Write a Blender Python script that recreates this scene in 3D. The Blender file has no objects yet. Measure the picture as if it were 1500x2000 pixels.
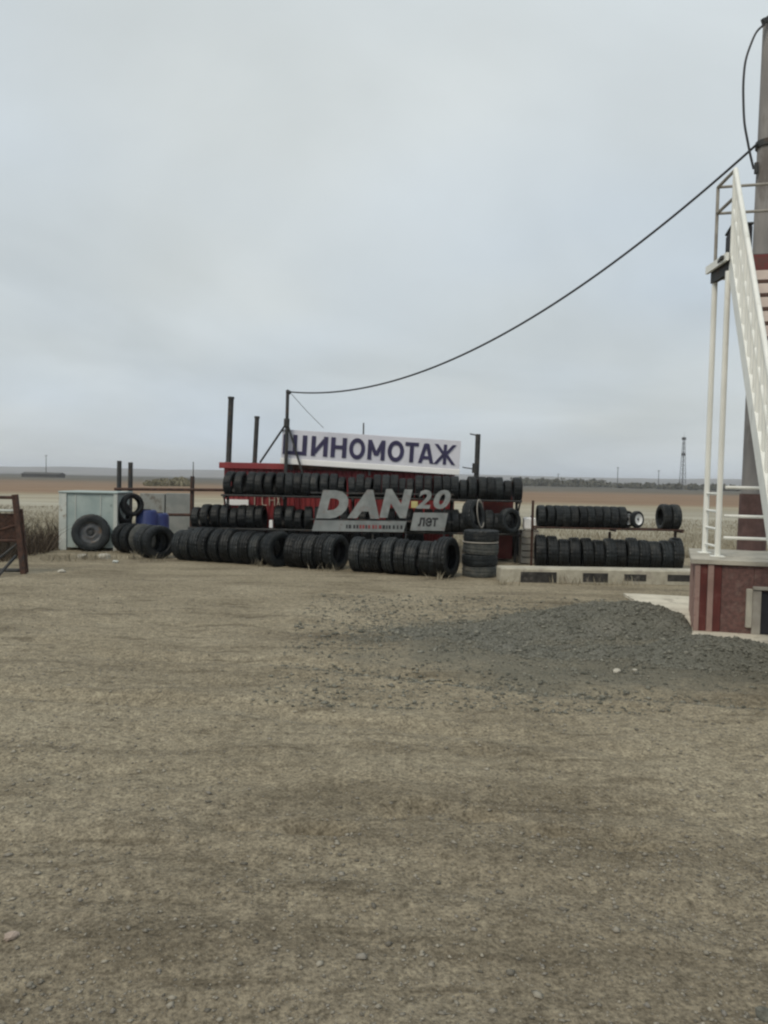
import bpy, bmesh, math, random
import numpy as np
from mathutils import Vector, Matrix, noise
R = math.radians
random.seed(7); rng = np.random.default_rng(7)
scene = bpy.context.scene

# ------------------------------------------------------------------ camera
F = 1500.0; CAM_H = 1.7; PITCH = R(2.37); ROLL = R(1.2)
cam_d = bpy.data.cameras.new('camera'); cam = bpy.data.objects.new('camera', cam_d)
scene.collection.objects.link(cam); scene.camera = cam
cam_d.sensor_fit = 'HORIZONTAL'; cam_d.sensor_width = 36.0; cam_d.lens = 36.0
cam_d.clip_start = 0.05; cam_d.clip_end = 9000
CR = Matrix.Rotation(R(90) - PITCH, 3, 'X') @ Matrix.Rotation(ROLL, 3, 'Z')
cam.matrix_world = Matrix.Translation((0, 0, CAM_H)) @ CR.to_4x4()

# ------------------------------------------------------------------ world, sun, exposure
SUN_EL, SUN_AZ = R(48), R(215)            # azimuth clockwise from +Y: behind the camera, to the left
w = bpy.data.worlds.new('World'); scene.world = w; w.use_nodes = True
wn, wl = w.node_tree.nodes, w.node_tree.links
wn.clear()
def N(nt, t, **kw):
    n = nt.new(t)
    for k, v in kw.items():
        if k.startswith('i_'): n.inputs[k[2:].replace('_', ' ')].default_value = v
        else: setattr(n, k, v)
    return n
out = N(wn, 'ShaderNodeOutputWorld'); bg = N(wn, 'ShaderNodeBackground'); bg.inputs['Strength'].default_value = 0.1
sky = N(wn, 'ShaderNodeTexSky'); sky.sky_type = 'NISHITA'; sky.sun_disc = False
sky.sun_elevation = SUN_EL; sky.sun_rotation = SUN_AZ; sky.air_density = 1.5; sky.dust_density = 3.0
tc = N(wn, 'ShaderNodeTexCoord'); sep = N(wn, 'ShaderNodeSeparateXYZ')
wl.new(tc.outputs['Generated'], sep.inputs[0])
addz = N(wn, 'ShaderNodeMath', operation='ADD'); addz.inputs[1].default_value = 0.22
mz = N(wn, 'ShaderNodeMath', operation='MAXIMUM'); mz.inputs[1].default_value = 0.0
wl.new(sep.outputs['Z'], mz.inputs[0]); wl.new(mz.outputs[0], addz.inputs[0])
dx = N(wn, 'ShaderNodeMath', operation='DIVIDE'); dy = N(wn, 'ShaderNodeMath', operation='DIVIDE')
wl.new(sep.outputs['X'], dx.inputs[0]); wl.new(addz.outputs[0], dx.inputs[1])
wl.new(sep.outputs['Y'], dy.inputs[0]); wl.new(addz.outputs[0], dy.inputs[1])
cmb = N(wn, 'ShaderNodeCombineXYZ'); wl.new(dx.outputs[0], cmb.inputs[0]); wl.new(dy.outputs[0], cmb.inputs[1])
n1 = N(wn, 'ShaderNodeTexNoise'); n1.inputs['Scale'].default_value = 0.85; n1.inputs['Detail'].default_value = 5
n1.inputs['Roughness'].default_value = 0.5; n1.inputs['Distortion'].default_value = 0.4
n2 = N(wn, 'ShaderNodeTexNoise'); n2.inputs['Scale'].default_value = 0.45; n2.inputs['Detail'].default_value = 3
mp = N(wn, 'ShaderNodeMapping'); mp.inputs['Location'].default_value = (3.1, 1.7, 0.4)
wl.new(cmb.outputs[0], n1.inputs['Vector']); wl.new(cmb.outputs[0], mp.inputs[0]); wl.new(mp.outputs[0], n2.inputs['Vector'])
r1 = N(wn, 'ShaderNodeValToRGB'); r1.color_ramp.elements[0].position = 0.30; r1.color_ramp.elements[1].position = 0.70
r1.color_ramp.elements[0].color = (5.0, 5.6, 5.85, 1); r1.color_ramp.elements[1].color = (6.7, 7.45, 7.8, 1)
wl.new(n1.outputs['Fac'], r1.inputs[0])
r2 = N(wn, 'ShaderNodeValToRGB'); r2.color_ramp.elements[0].position = 0.38; r2.color_ramp.elements[1].position = 0.62
r2.color_ramp.elements[0].color = (1.03, 0.99, 0.95, 1); r2.color_ramp.elements[1].color = (0.97, 0.99, 1.05, 1)
wl.new(n2.outputs['Fac'], r2.inputs[0])
mul = N(wn, 'ShaderNodeMix', data_type='RGBA', blend_type='MULTIPLY'); mul.inputs[0].default_value = 1.0
wl.new(r1.outputs[0], mul.inputs[6]); wl.new(r2.outputs[0], mul.inputs[7])
# overcast: the zenith is brighter than the horizon
zr = N(wn, 'ShaderNodeMapRange'); zr.inputs[1].default_value = 0.0; zr.inputs[2].default_value = 0.75
zr.inputs[3].default_value = 0.98; zr.inputs[4].default_value = 1.20
wl.new(mz.outputs[0], zr.inputs[0])
vm = N(wn, 'ShaderNodeVectorMath', operation='SCALE'); wl.new(mul.outputs[2], vm.inputs[0]); wl.new(zr.outputs[0], vm.inputs['Scale'])
mixs = N(wn, 'ShaderNodeMix', data_type='RGBA'); mixs.inputs[0].default_value = 0.93
wl.new(sky.outputs[0], mixs.inputs[6]); wl.new(vm.outputs[0], mixs.inputs[7])
wl.new(mixs.outputs[2], bg.inputs['Color']); wl.new(bg.outputs[0], out.inputs['Surface'])

sun_d = bpy.data.lights.new('sun', 'SUN'); sun = bpy.data.objects.new('sun', sun_d); scene.collection.objects.link(sun)
sun_d.energy = 1.5; sun_d.angle = R(14); sun_d.color = (1.0, 0.90, 0.74)
sdir = Vector((math.sin(SUN_AZ) * math.cos(SUN_EL), math.cos(SUN_AZ) * math.cos(SUN_EL), math.sin(SUN_EL)))
sun.rotation_euler = sdir.to_track_quat('Z', 'Y').to_euler(); sun.location = sdir * 60

vs = scene.view_settings
vs.view_transform = 'Standard'; vs.look = 'None'; vs.exposure = 0.0; vs.gamma = 1.0; vs.use_curve_mapping = False
scene.render.engine = 'CYCLES'
scene.cycles.use_denoising = True
scene.cycles.filter_width = 2.3           # a soft phone lens
scene.cycles.max_bounces = 6; scene.cycles.volume_bounces = 1; scene.cycles.transparent_max_bounces = 6

# ------------------------------------------------------------------ helpers
def P(u, v, Y):
    d = CR @ Vector(((u - 750) / F, -(v - 1000) / F, -1.0))
    return Vector((0, 0, CAM_H)) + d * (Y / d.y)
def G(u, v, z=0.0):
    d = CR @ Vector(((u - 750) / F, -(v - 1000) / F, -1.0))
    return Vector((0, 0, CAM_H)) + d * ((z - CAM_H) / d.z)
def X(u, Y): return P(u, 940, Y).x
def Z(u, v, Y): return P(u, v, Y).z

col = scene.collection
class MB:
    def __init__(s): s.v = []; s.f = []
    def add(s, vs, fs):
        b = len(s.v); s.v += [tuple(x) for x in vs]; s.f += [tuple(i + b for i in f) for f in fs]; return s
    def box(s, x0, x1, y0, y1, z0, z1):
        return s.add([(x0,y0,z0),(x1,y0,z0),(x1,y1,z0),(x0,y1,z0),(x0,y0,z1),(x1,y0,z1),(x1,y1,z1),(x0,y1,z1)],
                     [(3,2,1,0),(4,5,6,7),(0,1,5,4),(1,2,6,5),(2,3,7,6),(3,0,4,7)])
    def bbox(s, x0, x1, y0, y1, z0, z1, b=0.01):
        vs = []; 
        for (zz, i) in ((z0, b), (z0 + b, 0), (z1 - b, 0), (z1, b)):
            for (xx, yy) in ((x0+i+ (b if i==0 else 0)*0, y0+i), (x1-i, y0+i), (x1-i, y1-i), (x0+i, y1-i)): vs.append((xx, yy, zz))
        fs = [(3,2,1,0),(12,13,14,15)]
        for k in range(3):
            for j in range(4):
                a = k*4+j; c = k*4+(j+1)%4; fs.append((a, c, c+4, a+4))
        return s.add(vs, fs)
    def tube(s, p0, p1, r0, r1=None, n=10, cap=True):
        p0, p1 = Vector(p0), Vector(p1); r1 = r0 if r1 is None else r1
        d = (p1 - p0).normalized(); a = d.orthogonal().normalized(); b = d.cross(a)
        vs = []
        for p, r in ((p0, r0), (p1, r1)):
            for k in range(n):
                t = 2*math.pi*k/n; vs.append(p + (a*math.cos(t) + b*math.sin(t))*r)
        fs = [(k, (k+1)%n, n+(k+1)%n, n+k) for k in range(n)]
        if cap: fs += [tuple(range(n-1, -1, -1)), tuple(range(n, 2*n))]
        return s.add(vs, fs)
    def bar(s, p0, p1, wd, ht, up=(0,0,1)):
        p0, p1 = Vector(p0), Vector(p1); d = (p1-p0).normalized(); up = Vector(up)
        a = d.cross(up)
        if a.length < 1e-4: a = d.cross(Vector((1,0,0)))
        a.normalize(); b = a.cross(d)
        vs = []
        for p in (p0, p1):
            for (i, j) in ((-1,-1),(1,-1),(1,1),(-1,1)): vs.append(p + a*(i*wd/2) + b*(j*ht/2))
        return s.add(vs, [(3,2,1,0),(4,5,6,7),(0,1,5,4),(1,2,6,5),(2,3,7,6),(3,0,4,7)])
    def path(s, pts, r, n=8):
        pts = [Vector(p) for p in pts]; vs = []; a = None
        for i, p in enumerate(pts):
            d = (pts[min(i+1, len(pts)-1)] - pts[max(i-1, 0)]).normalized()
            a = d.orthogonal().normalized() if a is None else (a - d*a.dot(d)).normalized()
            b = d.cross(a)
            for k in range(n):
                t = 2*math.pi*k/n; vs.append(p + (a*math.cos(t)+b*math.sin(t))*r)
        fs = []
        for i in range(len(pts)-1):
            for k in range(n):
                fs.append((i*n+k, i*n+(k+1)%n, (i+1)*n+(k+1)%n, (i+1)*n+k))
        fs += [tuple(range(n-1,-1,-1)), tuple(range((len(pts)-1)*n, len(pts)*n))]
        return s.add(vs, fs)
    def lathe(s, prof, n=40, closed=False, fn=None):      # profile (x along axis, r); axis = X
        m = len(prof); vs = []
        for k in range(n):
            t = 2*math.pi*k/n
            for j, (x, r) in enumerate(prof):
                if fn: x, r = fn(k, j, x, r)
                vs.append((x, r*math.cos(t), r*math.sin(t)))
        fs = []
        for k in range(n):
            k2 = (k+1) % n
            for j in range(m if closed else m-1):
                j2 = (j+1) % m
                fs.append((k*m+j, k2*m+j, k2*m+j2, k*m+j2))
        return s.add(vs, fs)
    def mesh(s, name, mat, smooth=False):
        me = bpy.data.meshes.new(name); me.from_pydata([tuple(v) for v in s.v], [], s.f)
        bm = bmesh.new(); bm.from_mesh(me); bmesh.ops.recalc_face_normals(bm, faces=bm.faces); bm.to_mesh(me); bm.free()
        if smooth: me.polygons.foreach_set('use_smooth', [True]*len(me.polygons))
        if mat: me.materials.append(mat)
        return me
    def build(s, name, mat, parent=None, smooth=False):
        o = bpy.data.objects.new(name, s.mesh(name, mat, smooth)); col.objects.link(o)
        if parent: o.parent = parent
        return o
def tag(o, label=None, cat=None, group=None, kind=None):
    if label: o['label'] = label
    if cat: o['category'] = cat
    if group: o['group'] = group
    if kind: o['kind'] = kind
    return o
def empty(name, loc, rz, label, cat, group=None):
    o = bpy.data.objects.new(name, None); o.empty_display_size = 0.1; col.objects.link(o)
    o.location = loc; o.rotation_euler = (0, 0, rz); return tag(o, label, cat, group)
def np_mesh(name, V, Fq, mat, smooth=False):
    me = bpy.data.meshes.new(name); V = np.asarray(V, np.float32); Fq = np.asarray(Fq, np.int32)
    k = Fq.shape[1]
    me.vertices.add(len(V)); me.vertices.foreach_set('co', V.ravel())
    me.loops.add(Fq.size); me.loops.foreach_set('vertex_index', Fq.ravel())
    me.polygons.add(len(Fq)); me.polygons.foreach_set('loop_start', np.arange(0, Fq.size, k, dtype=np.int32))
    if smooth: me.polygons.foreach_set('use_smooth', np.ones(len(Fq), bool))
    me.update(calc_edges=True); me.materials.append(mat)
    o = bpy.data.objects.new(name, me); col.objects.link(o); return o

# ------------------------------------------------------------------ materials
def mat_new(name):
    m = bpy.data.materials.new(name); m.use_nodes = True; nt = m.node_tree
    b = nt.nodes['Principled BSDF']; return m, nt.nodes, nt.links, b
def noisy(name, c1, c2, scale=6, rough=0.7, metal=0.0, bump=0.0, bscale=60, detail=6, lo=0.35, hi=0.65, c3=None, s3=3, lo3=0.55, hi3=0.65, rnd=0.0, stretch=None):
    """two-tone noise, optional third colour in patches (rust, dirt), optional bump, optional variation per object"""
    m, n, l, b = mat_new(name)
    tcn = n.new('ShaderNodeTexCoord'); vec = tcn.outputs['Object']
    if rnd or True:
        oi = n.new('ShaderNodeObjectInfo'); ad = n.new('ShaderNodeVectorMath'); ad.operation = 'ADD'
        sc_ = n.new('ShaderNodeMath'); sc_.operation = 'MULTIPLY'; sc_.inputs[1].default_value = 37.0
        l.new(oi.outputs['Random'], sc_.inputs[0]); l.new(vec, ad.inputs[0]); l.new(sc_.outputs[0], ad.inputs[1]); vec = ad.outputs[0]
    if stretch:
        mpn = n.new('ShaderNodeMapping'); mpn.inputs['Scale'].default_value = stretch; l.new(vec, mpn.inputs[0]); vec = mpn.outputs[0]
    t = n.new('ShaderNodeTexNoise'); t.inputs['Scale'].default_value = scale; t.inputs['Detail'].default_value = detail
    l.new(vec, t.inputs['Vector'])
    r = n.new('ShaderNodeValToRGB'); r.color_ramp.elements[0].position = lo; r.color_ramp.elements[1].position = hi
    r.color_ramp.elements[0].color = (*c1, 1); r.color_ramp.elements[1].color = (*c2, 1); l.new(t.outputs['Fac'], r.inputs[0])
    c = r.outputs[0]
    if c3:
        t3 = n.new('ShaderNodeTexNoise'); t3.inputs['Scale'].default_value = s3; t3.inputs['Detail'].default_value = 8
        t3.inputs['Roughness'].default_value = 0.65; l.new(vec, t3.inputs['Vector'])
        m3 = n.new('ShaderNodeMapRange'); m3.inputs[1].default_value = lo3; m3.inputs[2].default_value = hi3; l.new(t3.outputs['Fac'], m3.inputs[0])
        mx = n.new('ShaderNodeMix'); mx.data_type = 'RGBA'; l.new(m3.outputs[0], mx.inputs[0]); l.new(c, mx.inputs[6]); mx.inputs[7].default_value = (*c3, 1)
        c = mx.outputs[2]
    if rnd:
        mr = n.new('ShaderNodeMapRange'); mr.inputs[3].default_value = 1 - rnd; mr.inputs[4].default_value = 1 + rnd
        l.new(oi.outputs['Random'], mr.inputs[0])
        sc2 = n.new('ShaderNodeVectorMath'); sc2.operation = 'SCALE'; l.new(c, sc2.inputs[0]); l.new(mr.outputs[0], sc2.inputs['Scale']); c = sc2.outputs[0]
    l.new(c, b.inputs['Base Color']); b.inputs['Roughness'].default_value = rough; b.inputs['Metallic'].default_value = metal
    if bump:
        tb = n.new('ShaderNodeTexNoise'); tb.inputs['Scale'].default_value = bscale; tb.inputs['Detail'].default_value = 5; l.new(vec, tb.inputs['Vector'])
        bp = n.new('ShaderNodeBump'); bp.inputs['Strength'].default_value = bump; bp.inputs['Distance'].default_value = 0.02
        l.new(tb.outputs['Fac'], bp.inputs['Height']); l.new(bp.outputs[0], b.inputs['Normal'])
    return m
M = {}
M['rubber'] = noisy('rubber', (0.007,0.009,0.010), (0.017,0.020,0.021), 5, 0.50, bump=0.15, c3=(0.060,0.058,0.052), s3=4, lo3=0.52, hi3=0.85, rnd=0.45)
M['rubber'].node_tree.nodes['Principled BSDF'].inputs['Specular IOR Level'].default_value = 0.3
M['rubber_dusty'] = noisy('rubber_dusty', (0.045,0.050,0.048), (0.085,0.088,0.080), 6, 0.8, bump=0.15, c3=(0.14,0.13,0.11), s3=5, lo3=0.5, hi3=0.8, rnd=0.2)
M['rim'] = noisy('steel_rim', (0.05,0.055,0.06), (0.10,0.10,0.10), 8, 0.5, 0.3, c3=(0.12,0.08,0.05))
M['rim_white'] = noisy('white_rim', (0.72,0.72,0.70), (0.82,0.82,0.80), 10, 0.5)
M['rust'] = noisy('rusty_steel', (0.035,0.018,0.013), (0.085,0.04,0.026), 14, 0.85, bump=0.3, c3=(0.03,0.028,0.027), s3=6)
M['dark_steel'] = noisy('dark_steel', (0.020,0.023,0.024), (0.045,0.045,0.043), 9, 0.7, bump=0.2, c3=(0.07,0.045,0.03), s3=7)
M['red'] = noisy('red_painted_sheet', (0.20,0.022,0.026), (0.27,0.034,0.036), 3, 0.55, c3=(0.15,0.05,0.04), s3=4, lo3=0.55, hi3=0.8)
M['dark_red'] = noisy('dark_red_paint', (0.10,0.018,0.015), (0.16,0.03,0.024), 5, 0.6, c3=(0.08,0.04,0.03), s3=5)
M['white'] = noisy('white_paint', (0.74,0.745,0.69), (0.84,0.84,0.785), 5, 0.5, c3=(0.42,0.40,0.34), s3=9, lo3=0.60, hi3=0.82, stretch=(1,1,0.5))
M['pink'] = noisy('faded_riser', (0.60,0.50,0.44), (0.70,0.60,0.53), 6, 0.75, bump=0.2)
M['brown'] = noisy('brown_nosing', (0.05,0.026,0.018), (0.09,0.045,0.03), 7, 0.7)
M['tank'] = noisy('pale_tank_paint', (0.27,0.335,0.325), (0.36,0.42,0.40), 3, 0.6, c3=(0.13,0.145,0.13), s3=5, lo3=0.60, hi3=0.72)
M['tank_edge'] = noisy('tank_edge', (0.42,0.45,0.42), (0.52,0.54,0.50), 3, 0.6, c3=(0.26,0.23,0.18), s3=6)
M['concrete'] = noisy('concrete', (0.33,0.31,0.26), (0.46,0.43,0.36), 4, 0.9, bump=0.4, bscale=30, c3=(0.24,0.22,0.18), s3=3)
M['apron'] = noisy('pale_apron', (0.50,0.46,0.37), (0.64,0.59,0.48), 3, 0.9, bump=0.4, bscale=40, c3=(0.38,0.34,0.27), s3=4)
M['whitewash'] = noisy('whitewash', (0.34,0.315,0.25), (0.46,0.43,0.345), 6, 0.9, bump=0.4, bscale=30, c3=(0.32,0.29,0.24), s3=5)
M['blackwash'] = noisy('black_band', (0.020,0.019,0.018), (0.05,0.047,0.042), 9, 0.9, bump=0.3, c3=(0.11,0.10,0.09), s3=9)
M['sheet_brown'] = noisy('mottled_red_brown', (0.085,0.045,0.040), (0.15,0.075,0.065), 22, 0.8, bump=0.3, bscale=50, c3=(0.19,0.13,0.11), s3=12, lo3=0.5, hi3=0.75)
M['sheet_red'] = noisy('ribbed_red', (0.075,0.014,0.011), (0.115,0.022,0.018), 6, 0.6, c3=(0.16,0.085,0.07), s3=6, lo3=0.55, hi3=0.8)
M['sheet_pale'] = noisy('faded_rib', (0.25,0.165,0.14), (0.33,0.225,0.195), 6, 0.75, c3=(0.20,0.11,0.095), s3=6)
M['frame_grey'] = noisy('frame_grey', (0.24,0.22,0.19), (0.34,0.32,0.28), 6, 0.7)
M['vent_shade_box_black'] = noisy('vent_shade_and_box_black', (0.010,0.010,0.014), (0.016,0.016,0.022), 6, 0.8)  # black of the platform box, also the painted shade in the vent opening
M['pole'] = noisy('pole_concrete', (0.20,0.19,0.185), (0.29,0.275,0.26), 5, 0.9, bump=0.4, bscale=25, c3=(0.15,0.135,0.125), s3=3, stretch=(1,1,0.25))
M['pole_red'] = noisy('pole_red_brown', (0.085,0.048,0.042), (0.13,0.075,0.066), 9, 0.85, bump=0.3)
M['cable'] = noisy('cable_black', (0.016,0.018,0.022), (0.03,0.032,0.036), 9, 0.6)
M['board'] = noisy('sign_board', (0.58,0.58,0.645), (0.66,0.66,0.715), 2, 0.5, c3=(0.55,0.55,0.57), s3=3, lo3=0.5, hi3=0.9)
M['trim'] = noisy('white_trim', (0.82,0.81,0.79), (0.88,0.87,0.85), 3, 0.5)
M['navy'] = noisy('navy_letter', (0.022,0.018,0.060), (0.034,0.028,0.085), 5, 0.5)
M['silver'] = noisy('silver_letter', (0.20,0.215,0.21), (0.29,0.305,0.295), 4, 0.45, 0.15, c3=(0.22,0.20,0.19), s3=5)
M['ink'] = noisy('dark_ink', (0.02,0.022,0.024), (0.03,0.03,0.03), 5, 0.6)
M['ink_red'] = noisy('red_ink', (0.22,0.035,0.035), (0.26,0.05,0.05), 5, 0.6)
M['blue'] = noisy('blue_plastic', (0.016,0.028,0.12), (0.03,0.05,0.17), 4, 0.55)
M['shard'] = noisy('brick_shard', (0.30,0.235,0.19), (0.37,0.30,0.25), 30, 0.95, bump=0.5)
M['grass'] = None

def island_mat(name, cols, rough=0.9):
    m, n, l, b = mat_new(name)
    g = n.new('ShaderNodeNewGeometry'); r = n.new('ShaderNodeValToRGB')
    els = r.color_ramp.elements
    while len(els) < len(cols): els.new(0.5)
    for i, c in enumerate(cols): els[i].position = i/(len(cols)-1); els[i].color = (*c, 1)
    l.new(g.outputs['Random Per Island'], r.inputs[0]); l.new(r.outputs[0], b.inputs['Base Color'])
    b.inputs['Roughness'].default_value = rough; b.inputs['Specular IOR Level'].default_value = 0.25
    return m
M['grass'] = island_mat('dry_grass', [(0.20,0.172,0.122),(0.25,0.22,0.158),(0.30,0.27,0.20),(0.23,0.20,0.143)])
M['reed'] = island_mat('brown_weed', [(0.036,0.027,0.02),(0.065,0.049,0.035),(0.11,0.085,0.06)])
M['pebble'] = island_mat('pebbles', [(0.12,0.11,0.09),(0.23,0.21,0.17),(0.33,0.30,0.24),(0.20,0.185,0.16)])
M['chip'] = island_mat('grey_gravel', [(0.08,0.08,0.065),(0.14,0.138,0.112),(0.24,0.232,0.19),(0.115,0.112,0.092)])
M['far_leaf'] = island_mat('far_leaf', [(0.055,0.058,0.042),(0.085,0.085,0.06),(0.11,0.10,0.075)])

# ground: trodden dirt yard, dry fields beyond
def ground_mat():
    m, n, l, b = mat_new('yard_and_field')
    g = n.new('ShaderNodeNewGeometry'); pos = g.outputs['Position']
    sp = n.new('ShaderNodeSeparateXYZ'); l.new(pos, sp.inputs[0])
    def tex(scale, detail=6, rough=0.6, vscale=None, loc=(0,0,0), rot=0.0, dist=0.0):
        v = pos
        if vscale:
            mp_ = n.new('ShaderNodeMapping'); mp_.inputs['Scale'].default_value = vscale; mp_.inputs['Location'].default_value = loc
            mp_.inputs['Rotation'].default_value = (0,0,rot); l.new(pos, mp_.inputs[0]); v = mp_.outputs[0]
        t = n.new('ShaderNodeTexNoise'); t.inputs['Scale'].default_value = scale; t.inputs['Detail'].default_value = detail
        t.inputs['Roughness'].default_value = rough; t.inputs['Distortion'].default_value = dist
        l.new(v, t.inputs['Vector']); return t.outputs['Fac']
    def ramp(fac, stops):
        r = n.new('ShaderNodeValToRGB'); els = r.color_ramp.elements
        while len(els) < len(stops): els.new(0.5)
        for i, (p_, c) in enumerate(stops): els[i].position = p_; els[i].color = (*c, 1)
        l.new(fac, r.inputs[0]); return r.outputs[0]
    def rng_(fac, a, b_, c=0.0, d=1.0):
        r = n.new('ShaderNodeMapRange'); r.inputs[1].default_value = a; r.inputs[2].default_value = b_
        r.inputs[3].default_value = c; r.inputs[4].default_value = d; r.interpolation_type = 'SMOOTHSTEP'
        l.new(fac, r.inputs[0]); return r.outputs[0]
    def mix(f, a, b_, mode='MIX'):
        x = n.new('ShaderNodeMix'); x.data_type = 'RGBA'; x.blend_type = mode
        if isinstance(f, float): x.inputs[0].default_value = f
        else: l.new(f, x.inputs[0])
        for s, i in ((a, 6), (b_, 7)):
            if isinstance(s, tuple): x.inputs[i].default_value = (*s, 1)
            else: l.new(s, x.inputs[i])
        return x.outputs[2]
    def mth(op, a, b_):
        x = n.new('ShaderNodeMath'); x.operation = op
        for s, i in ((a, 0), (b_, 1)):
            if isinstance(s, (int, float)): x.inputs[i].default_value = s
            else: l.new(s, x.inputs[i])
        return x.outputs[0]
    dirt = ramp(tex(0.7, 8, 0.6), [(0.25,(0.225,0.192,0.135)), (0.5,(0.305,0.264,0.190)), (0.75,(0.365,0.320,0.235))])
    streak = rng_(tex(1.0, 7, 0.62, (0.32, 1.5, 1), (4,2,0), 0.16, 0.6), 0.47, 0.66)
    dirt = mix(streak, dirt, mix(1.0, dirt, (0.74,0.73,0.72), 'MULTIPLY'))
    streak2 = rng_(tex(1.0, 6, 0.6, (0.22, 0.9, 1), (1,7,0), -0.22, 0.5), 0.55, 0.7)
    dirt = mix(streak2, dirt, mix(1.0, dirt, (0.74,0.73,0.73), 'MULTIPLY'))
    streak3 = rng_(tex(4.2, 6, 0.65, (0.28, 1.5, 1), (2,5,0), 0.12, 0.4), 0.54, 0.66)  # short dark dashes: shade of ruts and tread marks put into the dirt colour
    dirt = mix(mth('MULTIPLY', streak3, 0.8), dirt, mix(1.0, dirt, (0.60,0.585,0.57), 'MULTIPLY'))
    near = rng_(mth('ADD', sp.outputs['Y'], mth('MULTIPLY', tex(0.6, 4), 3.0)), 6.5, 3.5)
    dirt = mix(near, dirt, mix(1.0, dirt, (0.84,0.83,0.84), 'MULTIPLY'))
    grain = ramp(tex(55, 4, 0.7), [(0.30,(0.42,0.41,0.39)), (0.5,(1.0,1.0,1.0)), (0.70,(1.5,1.5,1.48))])
    grain2 = ramp(tex(14, 5, 0.7), [(0.32,(0.66,0.65,0.64)), (0.68,(1.25,1.25,1.23))])
    dirt = mix(1.0, mix(1.0, dirt, grain, 'MULTIPLY'), grain2, 'MULTIPLY')
    # grey gravel trodden in round the heap
    dvx = mth('DIVIDE', mth('SUBTRACT', sp.outputs['X'], 2.6), 2.9); dvy = mth('DIVIDE', mth('SUBTRACT', sp.outputs['Y'], 8.0), 1.9)
    dd = mth('ADD', mth('MULTIPLY', dvx, dvx), mth('MULTIPLY', dvy, dvy))
    dd = mth('ADD', dd, mth('MULTIPLY', mth('SUBTRACT', tex(1.2, 6, 0.65), 0.5), 1.8))
    gm = rng_(dd, 1.25, 0.45)
    gr = ramp(tex(40, 4, 0.7), [(0.3,(0.08,0.078,0.06)), (0.55,(0.165,0.158,0.125)), (0.75,(0.25,0.238,0.19))])
    dirt = mix(mth('MULTIPLY', gm, 0.78), dirt, gr)
    # fields by distance
    fy = mth('ADD', sp.outputs['Y'], mth('MULTIPLY', mth('SUBTRACT', tex(0.035, 5, 0.6, (0.35,1,1)), 0.5), 60.0))
    fn = mth('DIVIDE', fy, 400.0)
    field = ramp(fn, [(0.0,(0.20,0.165,0.10)), (0.05,(0.29,0.26,0.19)), (0.12,(0.36,0.34,0.28)), (0.165,(0.33,0.29,0.21)), (0.20,(0.24,0.165,0.11)), (0.42,(0.22,0.155,0.105)), (0.62,(0.13,0.115,0.09)), (1.0,(0.10,0.095,0.08))])
    fpat = ramp(tex(0.25, 8, 0.65, (0.25,1,1)), [(0.3,(0.72,0.70,0.66)), (0.7,(1.2,1.2,1.18))])
    field = mix(1.0, field, fpat, 'MULTIPLY')
    edge = mth('ADD', sp.outputs['Y'], mth('MULTIPLY', mth('SUBTRACT', tex(0.9, 6, 0.6), 0.5), 3.0))
    fm = rng_(edge, 18.6, 20.4)
    edx = mth('ADD', sp.outputs['X'], mth('MULTIPLY', mth('SUBTRACT', tex(0.8, 6, 0.6, (1,1,1), (9,3,0)), 0.5), 2.0))
    lm = mth('MULTIPLY', rng_(edx, -6.9, -7.8), rng_(edge, 13.3, 14.6))
    fm = mth('MAXIMUM', fm, lm)
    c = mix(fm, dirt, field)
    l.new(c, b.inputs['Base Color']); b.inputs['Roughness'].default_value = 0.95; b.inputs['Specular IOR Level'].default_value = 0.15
    bp = n.new('ShaderNodeBump'); bp.inputs['Strength'].default_value = 0.75; bp.inputs['Distance'].default_value = 0.02
    h = mth('ADD', mth('ADD', tex(70, 5, 0.7), mth('MULTIPLY', tex(22, 5, 0.65), 1.6)), mth('MULTIPLY', tex(6, 5, 0.6), 2.0))
    l.new(h, bp.inputs['Height']); l.new(bp.outputs[0], b.inputs['Normal'])
    return m
M['ground'] = ground_mat()

# ------------------------------------------------------------------ noise in numpy for relief
def vnoise(x, y, seed=0):
    xi = np.floor(x).astype(np.int64); yi = np.floor(y).astype(np.int64); xf = x-xi; yf = y-yi
    def hsh(a, b):
        h = (a*374761393 + b*668265263 + seed*1442695041) & 0xffffffff
        h = ((h ^ (h >> 13)) * 1274126177) & 0xffffffff
        return ((h ^ (h >> 16)) & 0xffff)/65535.0
    u = xf*xf*(3-2*xf); v = yf*yf*(3-2*yf)
    return (hsh(xi,yi)*(1-u)+hsh(xi+1,yi)*u)*(1-v) + (hsh(xi,yi+1)*(1-u)+hsh(xi+1,yi+1)*u)*v - 0.5
def fbm(x, y, seed=0, o=5):
    s = 0; a = 1.0
    for k in range(o): s = s + a*vnoise(x*2**k+17.3*k, y*2**k-9.1*k, seed+k); a *= 0.5
    return s
TRACKS = [  # wheel ruts: (points), depth
    ([(-9, 5.2), (-4, 5.9), (-1, 5.6), (2.2, 4.7), (7, 3.9)], 0.020),
    ([(-9, 6.6), (-4, 7.4), (-1, 7.0), (2.6, 6.0), (8, 5.0)], 0.018),
    ([(-9, 3.1), (-3, 3.45), (0, 3.3), (2.5, 2.85), (6, 2.6)], 0.022),
    ([(-9, 4.15), (-3, 4.35), (0.5, 4.15), (3.0, 3.6), (6, 3.35)], 0.014),
    ([(-9, 9.0), (-4, 10.6), (1, 11.8), (6, 12.2)], 0.012),
    ([(-9, 7.6), (-3, 9.4), (2, 10.6), (6, 11.0)], 0.010),
]
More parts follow.
